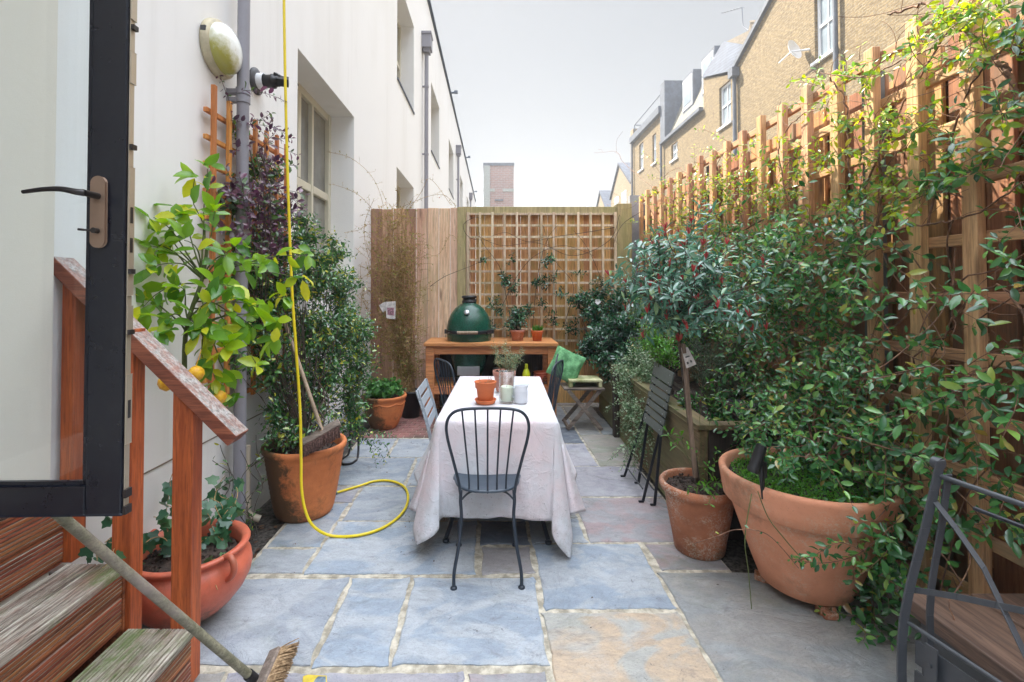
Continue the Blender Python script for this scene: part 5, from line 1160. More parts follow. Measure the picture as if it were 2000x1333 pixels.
mb = MB(); mb.bb(x0 + .01, x1_ - .01, Y1_ - .018, Y1_ - .004, .02, zt - .14); mb.build('back_panel', M['darkwood'], KT)
EG = thing('ceramic_barbecue', 'egg shaped dark green ceramic barbecue set into the wooden table', 'barbecue', (cxk, cyk, .386))
cz = .99
mb = MB(); mb.lathe([(0, .43), (.12, .43), (.15, .46), (.19, .55), (.222, .68), (.228, .80), (.262, .887), (.268, .93), (.270, .985)], (cxk, cyk, 0), 56); mb.build('base', M['green_k'], EG)
mb = MB(); mb.lathe([(.272, .998), (.270, 1.04), (.255, 1.12), (.222, 1.20), (.17, 1.27), (.115, 1.315), (.085, 1.33), (.08, 1.345)], (cxk, cyk, 0), 56); mb.build('lid', M['green_k'], EG)
mb = MB(); mb.lathe([(.274, .975), (.281, .977), (.281, .990), (.274, .992)], (cxk, cyk, 0), 56); mb.lathe([(.274, .994), (.281, .996), (.281, 1.012), (.274, 1.014)], (cxk, cyk, 0), 56)
for s in (-1, 1): mb.box((cxk + s * .272, cyk, .99), (.05, .06, .05)); mb.tube([(cxk + s * .27, cyk - .03, .99), (cxk + s * .215, cyk - .21, .985)], .009, 8)
mb.box((cxk, cyk + .29, 1.0), (.2, .05, .10)); mb.build('band', M['black'], EG, bevel=.001)
mb = MB(); mb.lathe([(.083, 1.335), (.09, 1.34), (.09, 1.36), (.075, 1.365), (.075, 1.39), (.092, 1.395), (.092, 1.415), (.06, 1.425), (0, 1.425)], (cxk, cyk, 0), 32); mb.box((cxk + .075, cyk - .03, 1.37), (.03, .02, .02)); mb.build('chimney_cap', M['blackp'], EG)
mb = MB(); mb.tube([(cxk - .125, cyk - .305, 1.0), (cxk + .11, cyk - .305, 1.0)], .018, 14)
for s in (-.10, .085): mb.tube([(cxk + s, cyk - .30, 1.0), (cxk + s, cyk - .27, .985)], .008, 8)
mb.build('handle', M['broomh'], EG)
mb = MB(); q = Vector((cxk - .02, cyk - .222, 1.225)); Mg = Matrix.Rotation(R(58), 3, 'X'); mb.lathe([(0, .016), (.03, .016), (.032, .012), (.032, .0), (.026, -.01)], q, 24, M=Mg); mb.build('thermometer', M['steel'], EG)
mb = MB(); mb.bb(cxk - .13, cxk + .13, cyk - .235, cyk - .17, .50, .60); mb.build('draft_door', M['steel'], EG, bevel=.004)
mb = MB(); mb.lathe([(0, .386), (.17, .386), (.17, .43), (0, .43)], (cxk, cyk, 0), 24); mb.build('foot_ring', M['black'], EG)
# on the barbecue table / shelf
def simple_pot(label, q, z, r, h, mat, name='plant_pot'):
    T = thing(name, label, 'plant pot', (q[0], q[1], z)); mb = MB(); mb.lathe([(0, z + .001), (r * .72, z + .001), (r * .9, z + h * .76), (r * .97, z + h * .77), (r, z + h * .98), (r * .98, z + h), (r * .9, z + h), (r * .85, z + h * .8)], (*q, 0), 36); mb.build('body', M[mat], T); soil(T, q, r * .86, z + h * .82, seed=int(r * 1000)); return T
qa = (P(1010, 0, 5.62).x, 5.62); TPa = simple_pot('faded pink terracotta pot on the barbecue table beside the green barbecue', qa, zt, .088, .13, 'tc_f')
qb = (P(1048, 0, 5.60).x, 5.60); TPb = simple_pot('small orange terracotta pot of grassy leaves at the right of the barbecue table', qb, zt, .072, .125, 'tc_e')
q = (P(1027, 0, 5.48).x, 5.48); T = thing('spray_bottle', 'bright yellow plastic bottle on the lower shelf of the barbecue table', 'bottle', (*q, .386)); mb = MB(); mb.lathe([(0, .386), (.04, .387), (.045, .40), (.045, .52), (.03, .56), (.018, .575), (.018, .60), (0, .60)], (*q, 0), 20); mb.build('body', M['yellow'], T); mb = MB(); mb.box((q[0], q[1] - .01, .615), (.03, .06, .03)); mb.build('cap', M['yellow'], T, bevel=.004)
q = (P(1058, 0, 5.55).x, 5.58); T = thing('saucer_stack', 'stack of terracotta saucers on the lower shelf', 'saucers', (*q, .386)); mb = MB()
for i in range(5): z = .387 + i * .026; mb.lathe([(0, z), (.085, z), (.105, z + .03), (.098, z + .03), (.08, z + .008), (0, z + .008)], (*q, 0), 28)
mb.build('saucers', M['tc_a'], T)
q = (P(985, 0, 5.6).x, 5.62); T = thing('storage_tub', 'dark plastic tub on the lower shelf behind the herb pot', 'tub', (*q, .386)); mb = MB(); mb.prism([(q[0] - .13, q[1] - .09, .387), (q[0] + .13, q[1] - .09, .387), (q[0] + .13, q[1] + .09, .387), (q[0] - .13, q[1] + .09, .387)], (0, 0, .15)); mb.bb(q[0] - .14, q[0] + .14, q[1] - .1, q[1] + .1, .5375, .552); mb.build('body', M['navy'], T, bevel=.006)
# folding stool, slab and cushion
q = Vector((P(1135, 0, 5.1).x, 5.15, 0)); SL = thing('folding_stool', 'grey weathered folding wooden stool with crossed legs at the right of the barbecue table', 'stool', tuple(q))
zs = CAMH - (758 - 570) / FPX * 5.0
mb = MB()
for i in range(5): mb.bb(q.x - .215, q.x + .215, q.y - .17 + i * .07, q.y - .11 + i * .07, zs - .02, zs)
mb.build('seat', M['greyw'], SL, bevel=.003)
for yo in (-.16, .14):
    for s in (-1, 1): mb = MB(); mb.bar((q.x - s * .18, q.y + yo + s * .012, .01), (q.x + s * .17, q.y + yo + s * .012, zs - .022), .018, .040, up=(1, 0, 0)); mb.build('leg', M['greyw'], SL, bevel=.002)
mb = MB(); mb.bar((q.x - .17, q.y - .17, .03), (q.x - .17, q.y + .16, .03), .02, .03); mb.bar((q.x + .17, q.y - .16, .03), (q.x + .17, q.y + .16, .03), .02, .03); mb.build('stretcher', M['greyw'], SL)
CR = thing('wooden_crate', 'small upturned mossy cream crate lying on the grey stool', 'crate', (q.x, q.y, zs)); mb = MB()
mb.bb(q.x - .16, q.x + .20, q.y - .14, q.y + .14, zs + .06, zs + .085); mb.bb(q.x - .155, q.x - .12, q.y - .135, q.y + .135, zs + .002, zs + .0595); mb.bb(q.x + .16, q.x + .195, q.y - .135, q.y + .135, zs + .002, zs + .0595); mb.bb(q.x - .119, q.x + .159, q.y + .11, q.y + .135, zs + .002, zs + .0595); mb.build('body', M['cratey'], CR, bevel=.006)
cc = Vector((P(1106, 0, 5.1).x, 5.18, zs + .215)); mb = MB(); n = 14; vs = []; fs = []
for sgn in (1, -1):
    for j in range(n + 1):
        for i in range(n + 1):
            a, b = 2 * i / n - 1, 2 * j / n - 1; th = .055 * (max(0, (1 - a ** 4) * (1 - b ** 4))) ** .6; pinch = 1 - .09 * (1 - abs(a * b)) * 0 - .05 * (a * a * (1 - abs(b)) + b * b * (1 - abs(a)))
            vs.append(Vector((a * .17 * pinch, sgn * th + .004 * noise.noise(Vector((a * 3, b * 3, sgn))), b * .17 * pinch)))
    o_ = (0 if sgn == 1 else (n + 1) ** 2)
    fs += [(o_ + j * (n + 1) + i, o_ + j * (n + 1) + i + 1, o_ + (j + 1) * (n + 1) + i + 1, o_ + (j + 1) * (n + 1) + i) for j in range(n) for i in range(n)]
Rm = Euler((R(-22), R(24), R(-12))).to_matrix(); mb.add([cc + Rm @ v for v in vs], fs, True); o = mb.build('cushion', M['cushion'], loc=tuple(cc)); tag(o, 'green patterned cushion propped on the crate beside the barbecue table', 'cushion')
# ------------------------------------------------------------ yellow hose
hk = Vector(W(2.9, .30, 4.25)); pts = [hk, P(554, -60, 2.92), P(557, 150, 2.92), P(562, 350, 2.92), P(570, 560, 2.9), P(578, 680, 2.87), P(586, 800, 2.85), P(588, 900, 2.82)]
pts += [P(589, 955, 2.80), P(597, 1000, 2.79), P(614, 1030, 2.79)]
gp = [(648, 1047, .012), (700, 1046, .012), (750, 1030, .012), (785, 1003, .012), (797, 975, .012), (790, 952, .012), (765, 940, .012), (732, 940, .012), (700, 950, .012), (655, 963, .014)]
pts += [G(a, b, z) for a, b, z in gp]
HS = thing('garden_hose', 'bright yellow garden hose hanging from above and looping on the paving', 'hose', tuple(G(700, 1000)))
mb = MB(); mb.tube(smooth_path(pts, 8), .0085, 10); mb.build('tube', M['hose'], HS)
mb = MB(); e_ = pts[-1]; d = (pts[-1] - pts[-2]).normalized(); mb.tube([e_ - d * .01, e_ + d * .02, e_ + d * .021, e_ + d * .05], [.013, .013, .010, .010], 12); mb.build('connector', M['teal'], HS)
mb = MB(); mb.tube([W(2.9, 0, 4.27), W(2.9, .30, 4.27)], .012, 10); mb.tube([W(2.9, .30, 4.20), W(2.9, .30, 4.33)], .012, 10); mb.lathe([(0, 0), (.05, 0), (.05, .01), (0, .012)], W(2.9, 0, 4.27), 16, M=Matrix.Rotation(R(90), 3, 'Y')); tag(mb.build('hose_hook', M['black'], loc=tuple(W(2.9, 0, 4.27))), 'black hook on the white wall that holds the yellow hose above the picture', 'hook')
# black tube stand by the left bush
mb = MB(); b0_ = G(683, 892)
pp = [P(680, 600, 4.1), P(680, 720, 4.15), P(681, 850, 4.2)]; pp[0].x = pp[1].x
mb.tube(smooth_path([P(684, 640, 4.15), P(683, 760, 4.15), P(684, 860, 4.12), G(680, 888, .012), G(665, 899, .012), G(672, 907, .012), G(692, 902, .012), P(700, 880, 4.25), P(698, 760, 4.3), P(697, 650, 4.3)], 6), .010, 8)
tag(mb.build('hose_loop', M['blackp'], loc=tuple(b0_)), 'black rubber hose loop hanging to the paving right of the big mossy pot', 'hose')
# spotlight, tags, litter
q = P(1483, 925, 2.12); SP = thing('garden_spotlight', 'small black garden spotlight stuck in the giant pot', 'spotlight', (q.x, q.y, .55)); a = P(1470, 922, 2.12); b = P(1488, 870, 2.12)
mb = MB(); mb.tube([a, a.lerp(b, .08), a.lerp(b, .1), b], [.024, .026, .025, .022], 20); mb.build('head', M['blackp'], SP); mb = MB(); c = P(1486, 900, 2.14); mb.tube([c, P(1489, 948, 2.14), P(1489, 975, 2.14)], [.012, .010, .004], 10); mb.box(P(1492, 918, 2.15), (.022, .012, .07)); mb.build('spike', M['blackp'], SP)
def card(name, label, cat, pts, mat, ins=None, insmat=None):
    n = (pts[1] - pts[0]).cross(pts[3] - pts[0]).normalized() * .0012
    if n.y > 0: n = -n
    c = (pts[0] + pts[2]) / 2; t = thing(name, label, cat, tuple(c)); mb = MB(); mb.prism([p - n for p in pts], n * 2); mb.build('card', mat, t)
    if ins:
        for (u0, u1, v0, v1) in ins:
            def q_(u, v): return pts[0].lerp(pts[1], u).lerp(pts[3].lerp(pts[2], u), v) + n * 1.3
            mb = MB(); mb.prism([q_(u0, v0), q_(u1, v0), q_(u1, v1), q_(u0, v1)], n * .3); mb.build('print', insmat, t)
YT = 2.60
card('plant_label', 'white plant care label hanging from the standard tree trunk', 'label', [P(1330, 680, YT), P(1343, 678, YT), P(1360, 712, YT - .02), P(1341, 720, YT - .02)], M['card'], [(.15, .35, .72, .84), (.55, .72, .70, .82), (.2, .7, .45, .52)], M['greyp'])
card('picture_label', 'pink and white flower picture label tied to the twiggy shrub', 'label', [P(752, 590, 4.95), P(773, 589, 4.95), P(772, 624, 4.95), P(755, 622, 4.95)], M['card'], [(.15, .85, .35, .8)], M['cardp'])
card('blank_label', 'plain white label hanging beside the flower picture label', 'label', [P(740, 597, 4.97), P(751, 590, 4.97), P(757, 604, 4.97), P(748, 611, 4.97)], M['card'])
mb = MB(); q = G(615, 1326, .004); mb.prism([G(592, 1322, .004), G(602, 1319, .004), G(638, 1321, .004), G(639, 1345, .004), G(590, 1345, .004)], (0, 0, .002)); w_ = thing('wrapper', 'torn yellow and blue wrapper lying flat on the paving at the bottom edge', 'litter', tuple(q)); mb.build('foil', M['wrapy'], w_)
mb = MB(); mb.prism([G(617, 1326, .0065), G(622, 1322, .0065), G(636, 1322.5, .0065), G(637, 1345, .0065), G(604, 1345, .0065), G(612, 1333, .0065)], (0, 0, .001)); mb.build('print', M['wrapb'], w_)
# ------------------------------------------------------------ PLANTS
def plant(name, label, cat, loc, group=None): return thing(name, label, cat, tuple(loc), 0, group)
# lemon tree
base = Vector((bc[0] - .01, bc[1] + .03, .285)); LT = plant('lemon_tree', 'lemon tree with big yellow green leaves rising behind the handrail', 'tree', base)
ST = MB(); LV = Leaves()
k1 = P(362, 660, 2.22); k2 = P(395, 545, 2.28)
ST.tube(smooth_path([base, P(366, 850, 2.2), k1, k2, P(405, 480, 2.32)], 6), taper(.014, .007, 25), 8)
tg = [(405, 330, 2.35), (380, 350, 2.3), (340, 400, 2.25), (300, 425, 2.2), (285, 480, 2.2), (300, 520, 2.15), (360, 470, 2.2), (420, 410, 2.3), (440, 500, 2.25), (455, 560, 2.2), (520, 520, 2.45), (500, 600, 2.3), (530, 660, 2.4), (500, 710, 2.3), (440, 680, 2.2), (400, 640, 2.15), (330, 620, 2.15), (280, 600, 2.15), (300, 660, 2.1), (420, 740, 2.25), (560, 580, 2.5), (600, 500, 2.6), (460, 770, 2.3), (350, 560, 2.2), (410, 590, 2.15), (480, 640, 2.25), (395, 700, 2.2), (260, 560, 2.2), (270, 470, 2.25), (330, 470, 2.3), (475, 480, 2.35), (585, 545, 2.5), (545, 620, 2.45)]
for i, (a, b, Y) in enumerate(tg):
    e_ = P(a, b, Y); s = (k2 if b < 560 else k1).lerp(k2, rnd.random()); br = limb(s, e_, .04, 9, .015); ST.tube(br, taper(.0045, .0018, len(br)), 6, cap=False)
    leafy(LV, br, .098, .060, 1, 4, True, 1.0, Vector((.2, -1, .2)), .55, .55, .3)
    for j in range(4):
        d = gv().normalized(); d.y = -abs(d.y) * .5; LV.add(e_ + gv(.012), d + Vector((0, 0, -.35)), Vector((.2, -.7, .7)) + gv(.4), 0.108 * rnd.uniform(.7, 1.15), .064 * rnd.uniform(.8, 1.1))
ST.build('trunk', M['stemg'], LT); LV.build('crown', M['lf_lemon'], LT)
for a, b, Y in ((325, 748, 2.06), (383, 730, 2.10), (428, 776, 2.25)):
    c = P(a, b, Y); mb = MB(); r = .034; mb.lathe([(0, -r * 1.12), (r * .3, -r * .98), (r * .75, -r * .68), (r, -.1 * r), (r * .92, r * .45), (r * .55, r * .85), (r * .15, r * 1.02), (0, r * 1.05)], c, 24); mb.tube([c + Vector((0, 0, r)), c + Vector((.01, .02, r + .07))], .0018, 5); mb.build('lemon', M['lemon'], LT)
# purple climber on the trellis
b = Vector((c2[0] - .08, c2[1] - .02, .4)); VP = plant('purple_climber', 'purple leaved climber twined over the orange trellis and drainpipe', 'climber', b); ST = MB(); LV = Leaves()
lim1 = lambda p: Vector((min(max(p.x, W(p.y, .05, 0).x), -1.22), min(max(p.y, 2.55), 3.7), min(p.z, 2.66)))
for (a, bb_, Y, n) in ((455, 285, 2.95, 4), (475, 330, 2.95, 9), (500, 300, 3.05, 4), (445, 380, 2.8, 12), (490, 410, 3.0, 12), (535, 370, 3.25, 5), (500, 480, 3.0, 12), (450, 450, 2.75, 10), (530, 460, 3.15, 9), (440, 210, 2.75, 2), (560, 430, 3.3, 5)):
    for i in range(n):
        s = P(a + rnd.gauss(0, 14), bb_ + rnd.gauss(0, 26), Y); s.x = W(s.y, rnd.uniform(.06, .20), 0).x; pts = strand(lim1(s), Vector((.2, rnd.uniform(-1, 1), rnd.uniform(-.6, 1))), rnd.uniform(.12, .3), .026, .5, .03, lim1)
        ST.tube(pts, .0016, 4, cap=False); leafy(LV, pts, .050, .030, 1, 0, True, .9, Vector((.8, -.6, .2)), .4, .72)
for i in range(7): ST.tube(smooth_path([b + gv(.03), lim1(P(520, 700 - i * 8, 3.05)), lim1(P(480 + i * 8, 520, 2.95)), lim1(P(455 + i * 12, 380, 2.9)), lim1(P(440 + i * 12, 270 + i * 6, 2.85))], 8), .0035, 6)
ST.tube(smooth_path([W(2.70, .03, 2.74), W(2.72, .05, 2.66), W(2.76, .06, 2.58), W(2.80, .07, 2.4)], 6), .0015, 5); leafy(LV, smooth_path([W(2.70, .03, 2.72), W(2.72, .05, 2.66), W(2.76, .06, 2.58), W(2.80, .08, 2.45)], 4), .026, .015)
ST.build('stems', M['stemd'], VP); LV.build('foliage', M['lf_purple'], VP)
# left bush from big pot along the wall
b = Vector((*c2, .40)); LB_ = plant('evergreen_climber', 'dense dark green evergreen climber filling the left wall behind the yellow hose', 'shrub', b); ST = MB(); LV = Leaves()
for (a, bb_, Y, rad, n) in ((600, 470, 3.45, .16, 45), (560, 560, 3.25, .20, 75), (620, 540, 3.6, .22, 95), (665, 560, 3.9, .22, 95), (600, 640, 3.4, .22, 90), (650, 640, 3.7, .26, 120), (690, 640, 4.1, .24, 90), (690, 700, 4.05, .28, 100), (640, 720, 3.6, .22, 90), (580, 720, 3.3, .22, 60), (680, 770, 4.0, .25, 70), (550, 790, 3.1, .16, 34), (610, 790, 3.4, .16, 40), (500, 560, 3.05, .12, 26), (530, 650, 3.1, .15, 30), (690, 820, 3.85, .15, 30), (655, 490, 3.9, .14, 34), (520, 720, 3.0, .14, 26), (500, 640, 3.0, .13, 26), (485, 540, 2.95, .10, 16), (530, 600, 3.1, .13, 26), (560, 490, 3.25, .13, 24), (470, 700, 2.85, .10, 14), (540, 830, 3.05, .12, 14), (655, 840, 3.5, .12, 18), (470, 250, 2.9, .06, 5), (500, 340, 3.0, .09, 9), (540, 330, 3.2, .08, 9), (460, 400, 2.85, .08, 9), (545, 420, 3.2, .10, 14), (480, 480, 2.95, .10, 14), (590, 430, 3.4, .10, 14)):
    c = P(a, bb_, Y); bush(LV, ST, c, (rad * .75, rad * 1.15, rad), int(n * .85), .045, .023, 7, .027, stem_from=b + Vector((0, 0, .05)) if rad < .2 else None, sr=.0015)
for i in range(10):
    s = b + gv(.06); s.z = .4; ST.tube(limb(s, P(rnd.uniform(560, 680), rnd.uniform(600, 700), rnd.uniform(3.2, 3.8)), .05, 12, .04), taper(.007, .003, 13), 6)
for i in range(26):
    s = b + Vector((rnd.uniform(-.2, .1), rnd.uniform(-.18, .1), .02)); pts = strand(s, Vector((rnd.uniform(-.6, .3), rnd.uniform(-.7, .2), rnd.uniform(.3, 1))), rnd.uniform(.15, .42), .028, .4, .06); ST.tube(pts, .0016, 4, cap=False); leafy(LV, pts, .045, .023, 1, 2, True, prob=.5)
s0 = P(690, 850, 3.9)
for dx_ in range(5): pts = strand(s0 + gv(.03), Vector((.9, rnd.uniform(-.2, .3), .15)), .38, .025, .2, .08); ST.tube(pts, .0015, 4, cap=False); leafy(LV, pts, .034, .018)
ST.build('stems', M['stemd'], LB_); LV.build('foliage', M['lf_bush'], LB_)
# ivy in the belly pot
b = Vector((*bc, .275)); IV = plant('ivy', 'trailing ivy growing out of the rounded pot and up the white wall', 'ivy', b); ST = MB(); LV = Leaves(T_IVY)
def ivy(pts, l=.040, prob=.7, face=Vector((.5, -.8, .3))):
    ST.tube(pts, .0018, 5, cap=False)
    for i in range(0, len(pts)):
        if rnd.random() < prob:
            d = gv(); d.z -= .6; LV.add(pts[i] + gv(.012), d, face + gv(.35), l * rnd.uniform(.6, 1.2), l * rnd.uniform(.7, 1.15))
for tgt in ((330, 960, 2.15), (345, 905, 2.25), (300, 1010, 2.05), (285, 1060, 2.0), (315, 985, 2.2), (275, 1030, 2.1)):
    ivy(limb(b + Vector((-.1, 0, .03)), P(*tgt), .03, 10, .03), .055)
for tgt in ((440, 930, 2.45), (410, 965, 2.4), (450, 990, 2.35), (430, 1010, 2.3), (462, 950, 2.5), (445, 1040, 2.25), (385, 1000, 2.3), (430, 965, 2.45), (455, 1015, 2.3)):
    ivy(limb(b + Vector((.1, .08, .03)), P(*tgt), .05, 9, .03), .052)
for i in range(10): ivy(strand(b + Vector((rnd.uniform(-.1, .14), rnd.uniform(-.1, .12), .0)), gv() + Vector((0, 0, .8)), .12, .03, .5, .2), .045)
for tgt in ((205, 1060, 1.80), (190, 1095, 1.70), (220, 1080, 1.72), (165, 1085, 1.74), (200, 1110, 1.68), (215, 1015, 1.85), (195, 1000, 1.86)):
    ivy(limb(b + Vector((-.15, -.15, .06)), P(*tgt), .05, 9, .03), .045, .4)
ST.build('stems', M['stemt'], IV); LV.build('foliage', M['lf_ivy'], IV)
b = G(492, 1060); IV2 = plant('wall_creeper', 'sparse bare creeper with a few leaves at the foot of the grey drainpipe', 'creeper', b); ST = MB(); LV = Leaves(T_OVAL)
for tgt in ((430, 870, 2.6), (445, 905, 2.6), (500, 850, 2.8), (520, 930, 2.9), (505, 1000, 2.8), (415, 900, 2.5), (470, 880, 2.6), (510, 880, 2.85)):
    pts = limb(b + gv(.02) + Vector((0, 0, .03)), P(*tgt), .02, 14, .05); ST.tube(pts, .0019, 5, cap=False); leafy(LV, pts, .042, .024, 1, 3, False, prob=.55)
ST.build('stems', M['stemd'], IV2); LV.build('foliage', M['lf_bush'], IV2)
# soft plant in the round pot
b = Vector((*c3, .32)); GP = plant('geranium', 'soft green bushy plant filling the round pot at the back left', 'plant', b); ST = MB(); LV = Leaves(T_IVY)
bush(LV, ST, b + Vector((-.02, 0, .06)), (.23, .22, .13), 120, .045, .05, 4, .025, hem=-.1); ST.build('stems', M['stemg'], GP); LV.build('foliage', M['lf_ger'], GP)
# twiggy shrub
b = Vector((*c4, .27)); TS = plant('twiggy_shrub', 'tall leggy shrub of thin tan twigs and tiny leaves against the fence left end', 'shrub', b); ST = MB(); LV = Leaves(T_SMALL)
for i in range(62):
    a = rnd.gauss(775, 28); y = rnd.uniform(395, 560); e_ = P(a, y, rnd.uniform(5.4, 5.75)); m_ = b.lerp(e_, .5) + Vector((rnd.gauss(-.05, .06), rnd.gauss(0, .04), 0)); pts = smooth_path([b + gv(.03), m_, e_], 12); ST.tube(pts, taper(.0055, .002, len(pts)), 5, cap=False)
    for q in pts[4::2]:
        for r_ in range(2):
            tw = strand(q, Vector((rnd.uniform(-1, 1), rnd.uniform(-1, .3), rnd.uniform(-.1, 1))), rnd.uniform(.1, .34), .03, .55, .02); ST.tube(tw, .0021, 3, cap=False); leafy(LV, tw, .030, .018, 1, 1, False, prob=.55)
for ctl in ([(760, 450), (735, 360), (690, 312), (640, 297)], [(765, 460), (720, 400), (690, 375), (650, 360)], [(770, 450), (820, 380), (840, 350), (880, 400)], [(780, 440), (800, 400), (860, 380), (890, 402)], [(770, 480), (725, 440), (700, 450), (672, 455)], [(790, 470), (850, 500), (880, 460), (900, 480)], [(760, 560), (720, 500), (712, 440), (730, 390)], [(765, 600), (715, 560), (705, 600), (700, 640)]):
    pts = smooth_path([P(*ctl[0], 5.5)] + [P(x, y, 5.3 - .12 * i) for i, (x, y) in enumerate(ctl[1:])], 8); ST.tube(pts, .0022, 5, cap=False); leafy(LV, pts, .022, .012, 1, 6, True, prob=.5)
    for q in pts[8::3]: tw = strand(q, gv(), .08, .02, .5); ST.tube(tw, .001, 4, cap=False); leafy(LV, tw, .02, .011, 1, 1, False, prob=.4)
ST.build('stems', M['stemt'], TS); LV.build('foliage', M['lf_tan'], TS)
# climbers on the back trellis
b = Vector((1.30, 5.95, .62)); BC = plant('camellia', 'dark green camellia bush with one white flower in the back right corner', 'shrub', b); ST = MB(); LV = Leaves()
for (a, bb_, Y, rad, n) in ((1185, 660, 5.5, .26, 120), (1215, 640, 5.2, .22, 90), (1160, 610, 5.8, .2, 50), (1200, 700, 5.3, .26, 100), (1150, 680, 5.7, .16, 50), (1175, 575, 5.9, .14, 20), (1130, 590, 5.9, .12, 16), (1225, 575, 5.5, .16, 40), (1195, 600, 5.7, .16, 34), (1228, 700, 5.0, .2, 50)):
    bush(LV, ST, P(a, bb_, Y), rad, n, .062, .032, 5, .03, stem_from=b if rad < .2 else None)
ST.build('stems', M['stemd'], BC); LV.build('foliage', M['lf_dark'], BC)
fl = Leaves(T_OVAL); c = P(1167, 590, 5.45)
for i in range(14): a = i * 2.4; d = Vector((math.cos(a), -.35 - .03 * i, math.sin(a))); fl.add(c, d, Vector((-math.cos(a), -1, -math.sin(a))), .038 - .001 * i, .04)
fl.build('flower', M['petalw'], BC)
b = Vector((qa[0] + .02, 6.03, .90)); BT = plant('fence_climber', 'thin climber with scattered leaf clumps on the square lath trellis', 'climber', b); ST = MB(); LV = Leaves()
def bk(pp, Y=6.02): return smooth_path([P(a, c_, Y) for a, c_ in pp], 8)
for pp in ([(1000, 640), (985, 560), (975, 520), (940, 470), (935, 440)], [(1040, 640), (1050, 540), (1068, 470), (1090, 440)], [(1210, 420), (1190, 470), (1120, 500), (1050, 475), (980, 480), (930, 460)], [(1200, 445), (1140, 455), (1090, 462), (1030, 472), (990, 455), (960, 462)], [(1250, 415), (1215, 440), (1198, 480), (1195, 520)], [(925, 425), (905, 440), (918, 465), (960, 470)], [(1100, 640), (1120, 560), (1085, 510), (1060, 440)], [(980, 600), (1010, 540), (1045, 500), (1100, 480), (1160, 500)], [(1160, 640), (1175, 560), (1150, 490), (1120, 450)], [(840, 560), (870, 540), (920, 520), (960, 500)]):
    pts = bk(pp, 5.98); ST.tube(pts, taper(.004, .002, len(pts)), 5, cap=False)
    for q in pts[::7]: tw = strand(q, gv() + Vector((0, -.3, 0)), .12, .025, .5); ST.tube(tw, .0015, 4, cap=False)
for (a, c_, n, rd) in ((985, 545, 13, .09), (1000, 560, 8, .09), (1068, 510, 7, .06), (1060, 555, 9, .09), (1045, 550, 5, .06), (1080, 540, 6, .07), (1002, 508, 3, .05), (940, 508, 3, .04), (1095, 575, 5, .08), (1140, 575, 6, .1), (1170, 552, 5, .07), (1120, 640, 12, .12), (970, 600, 14, .12), (955, 640, 12, .12), (1060, 590, 4, .06), (1080, 620, 8, .1), (1130, 530, 3, .06), (1030, 605, 8, .1), (1190, 550, 4, .06), (1075, 505, 3, .04), (1000, 640, 10, .1)):
    bush(LV, ST, P(a, c_, 5.95), rd, n, .060, .026, 4, .028)
ST.build('stems', M['stemd'], BT); LV.build('foliage', M['lf_dark'], BT)
# pots on bbq table plants
def potplant(label, q, z, rad, h, n, l, w, mat, nl=6, tpl=T_OVAL, smat='stemd', cat='plant', name='potted_herb', hem=0, pr=1.0):
    b = Vector((q[0], q[1], z)); p_ = plant(name, label, cat, b); S_ = MB(); L2 = Leaves(tpl); bush(L2, S_, b + Vector((0, 0, h * .55)), (rad, rad, h * .5), n, l, w, nl, .022, stem_from=b, prob=pr); S_.build('stems', M[smat], p_); L2.build('foliage', M[mat], p_)
potplant('leafy shrub growing in the faded pink pot', qa, zt + .11, .12, .30, 60, .045, .02, 'lf_dark')
b = Vector((*qb, zt + .1)); p_ = plant('chives', 'short grassy green leaves in the small orange pot by the barbecue', 'plant', b); L2 = Leaves(T_SMALL)
for i in range(90): L2.add(b + Vector((rnd.uniform(-.05, .05), rnd.uniform(-.05, .05), 0)), Vector((rnd.gauss(0, .35), rnd.gauss(0, .35), 1)), gv(), rnd.uniform(.06, .11), .008)
L2.build('blades', M['lf_bright'], p_)
b = Vector((*c8, ZT_ + .13)); HB_ = plant('woody_herb', 'sparse woody herb with tiny grey green leaves in the pot on the tablecloth', 'plant', b); S_ = MB(); L2 = Leaves(T_SMALL)
for tgt in ((968, 678), (985, 672), (995, 690), (1012, 700), (1020, 690), (975, 700), (1003, 712), (984, 690)):
    e_ = P(*tgt, 3.42); pts = limb(b + gv(.01), e_, 0, 10, .03); S_.tube(pts, taper(.0026, .0012, 11), 5, cap=False)
    for q in pts[4:]:
        for r_ in range(3): tw = strand(q, gv() + Vector((0, 0, .6)), .05, .012, .3); S_.tube(tw, .0008, 3, cap=False); leafy(L2, tw, .016, .004, 1, 0, True)
S_.build('stems', M['stemt'], HB_); L2.build('foliage', M['lf_varieg'], HB_)
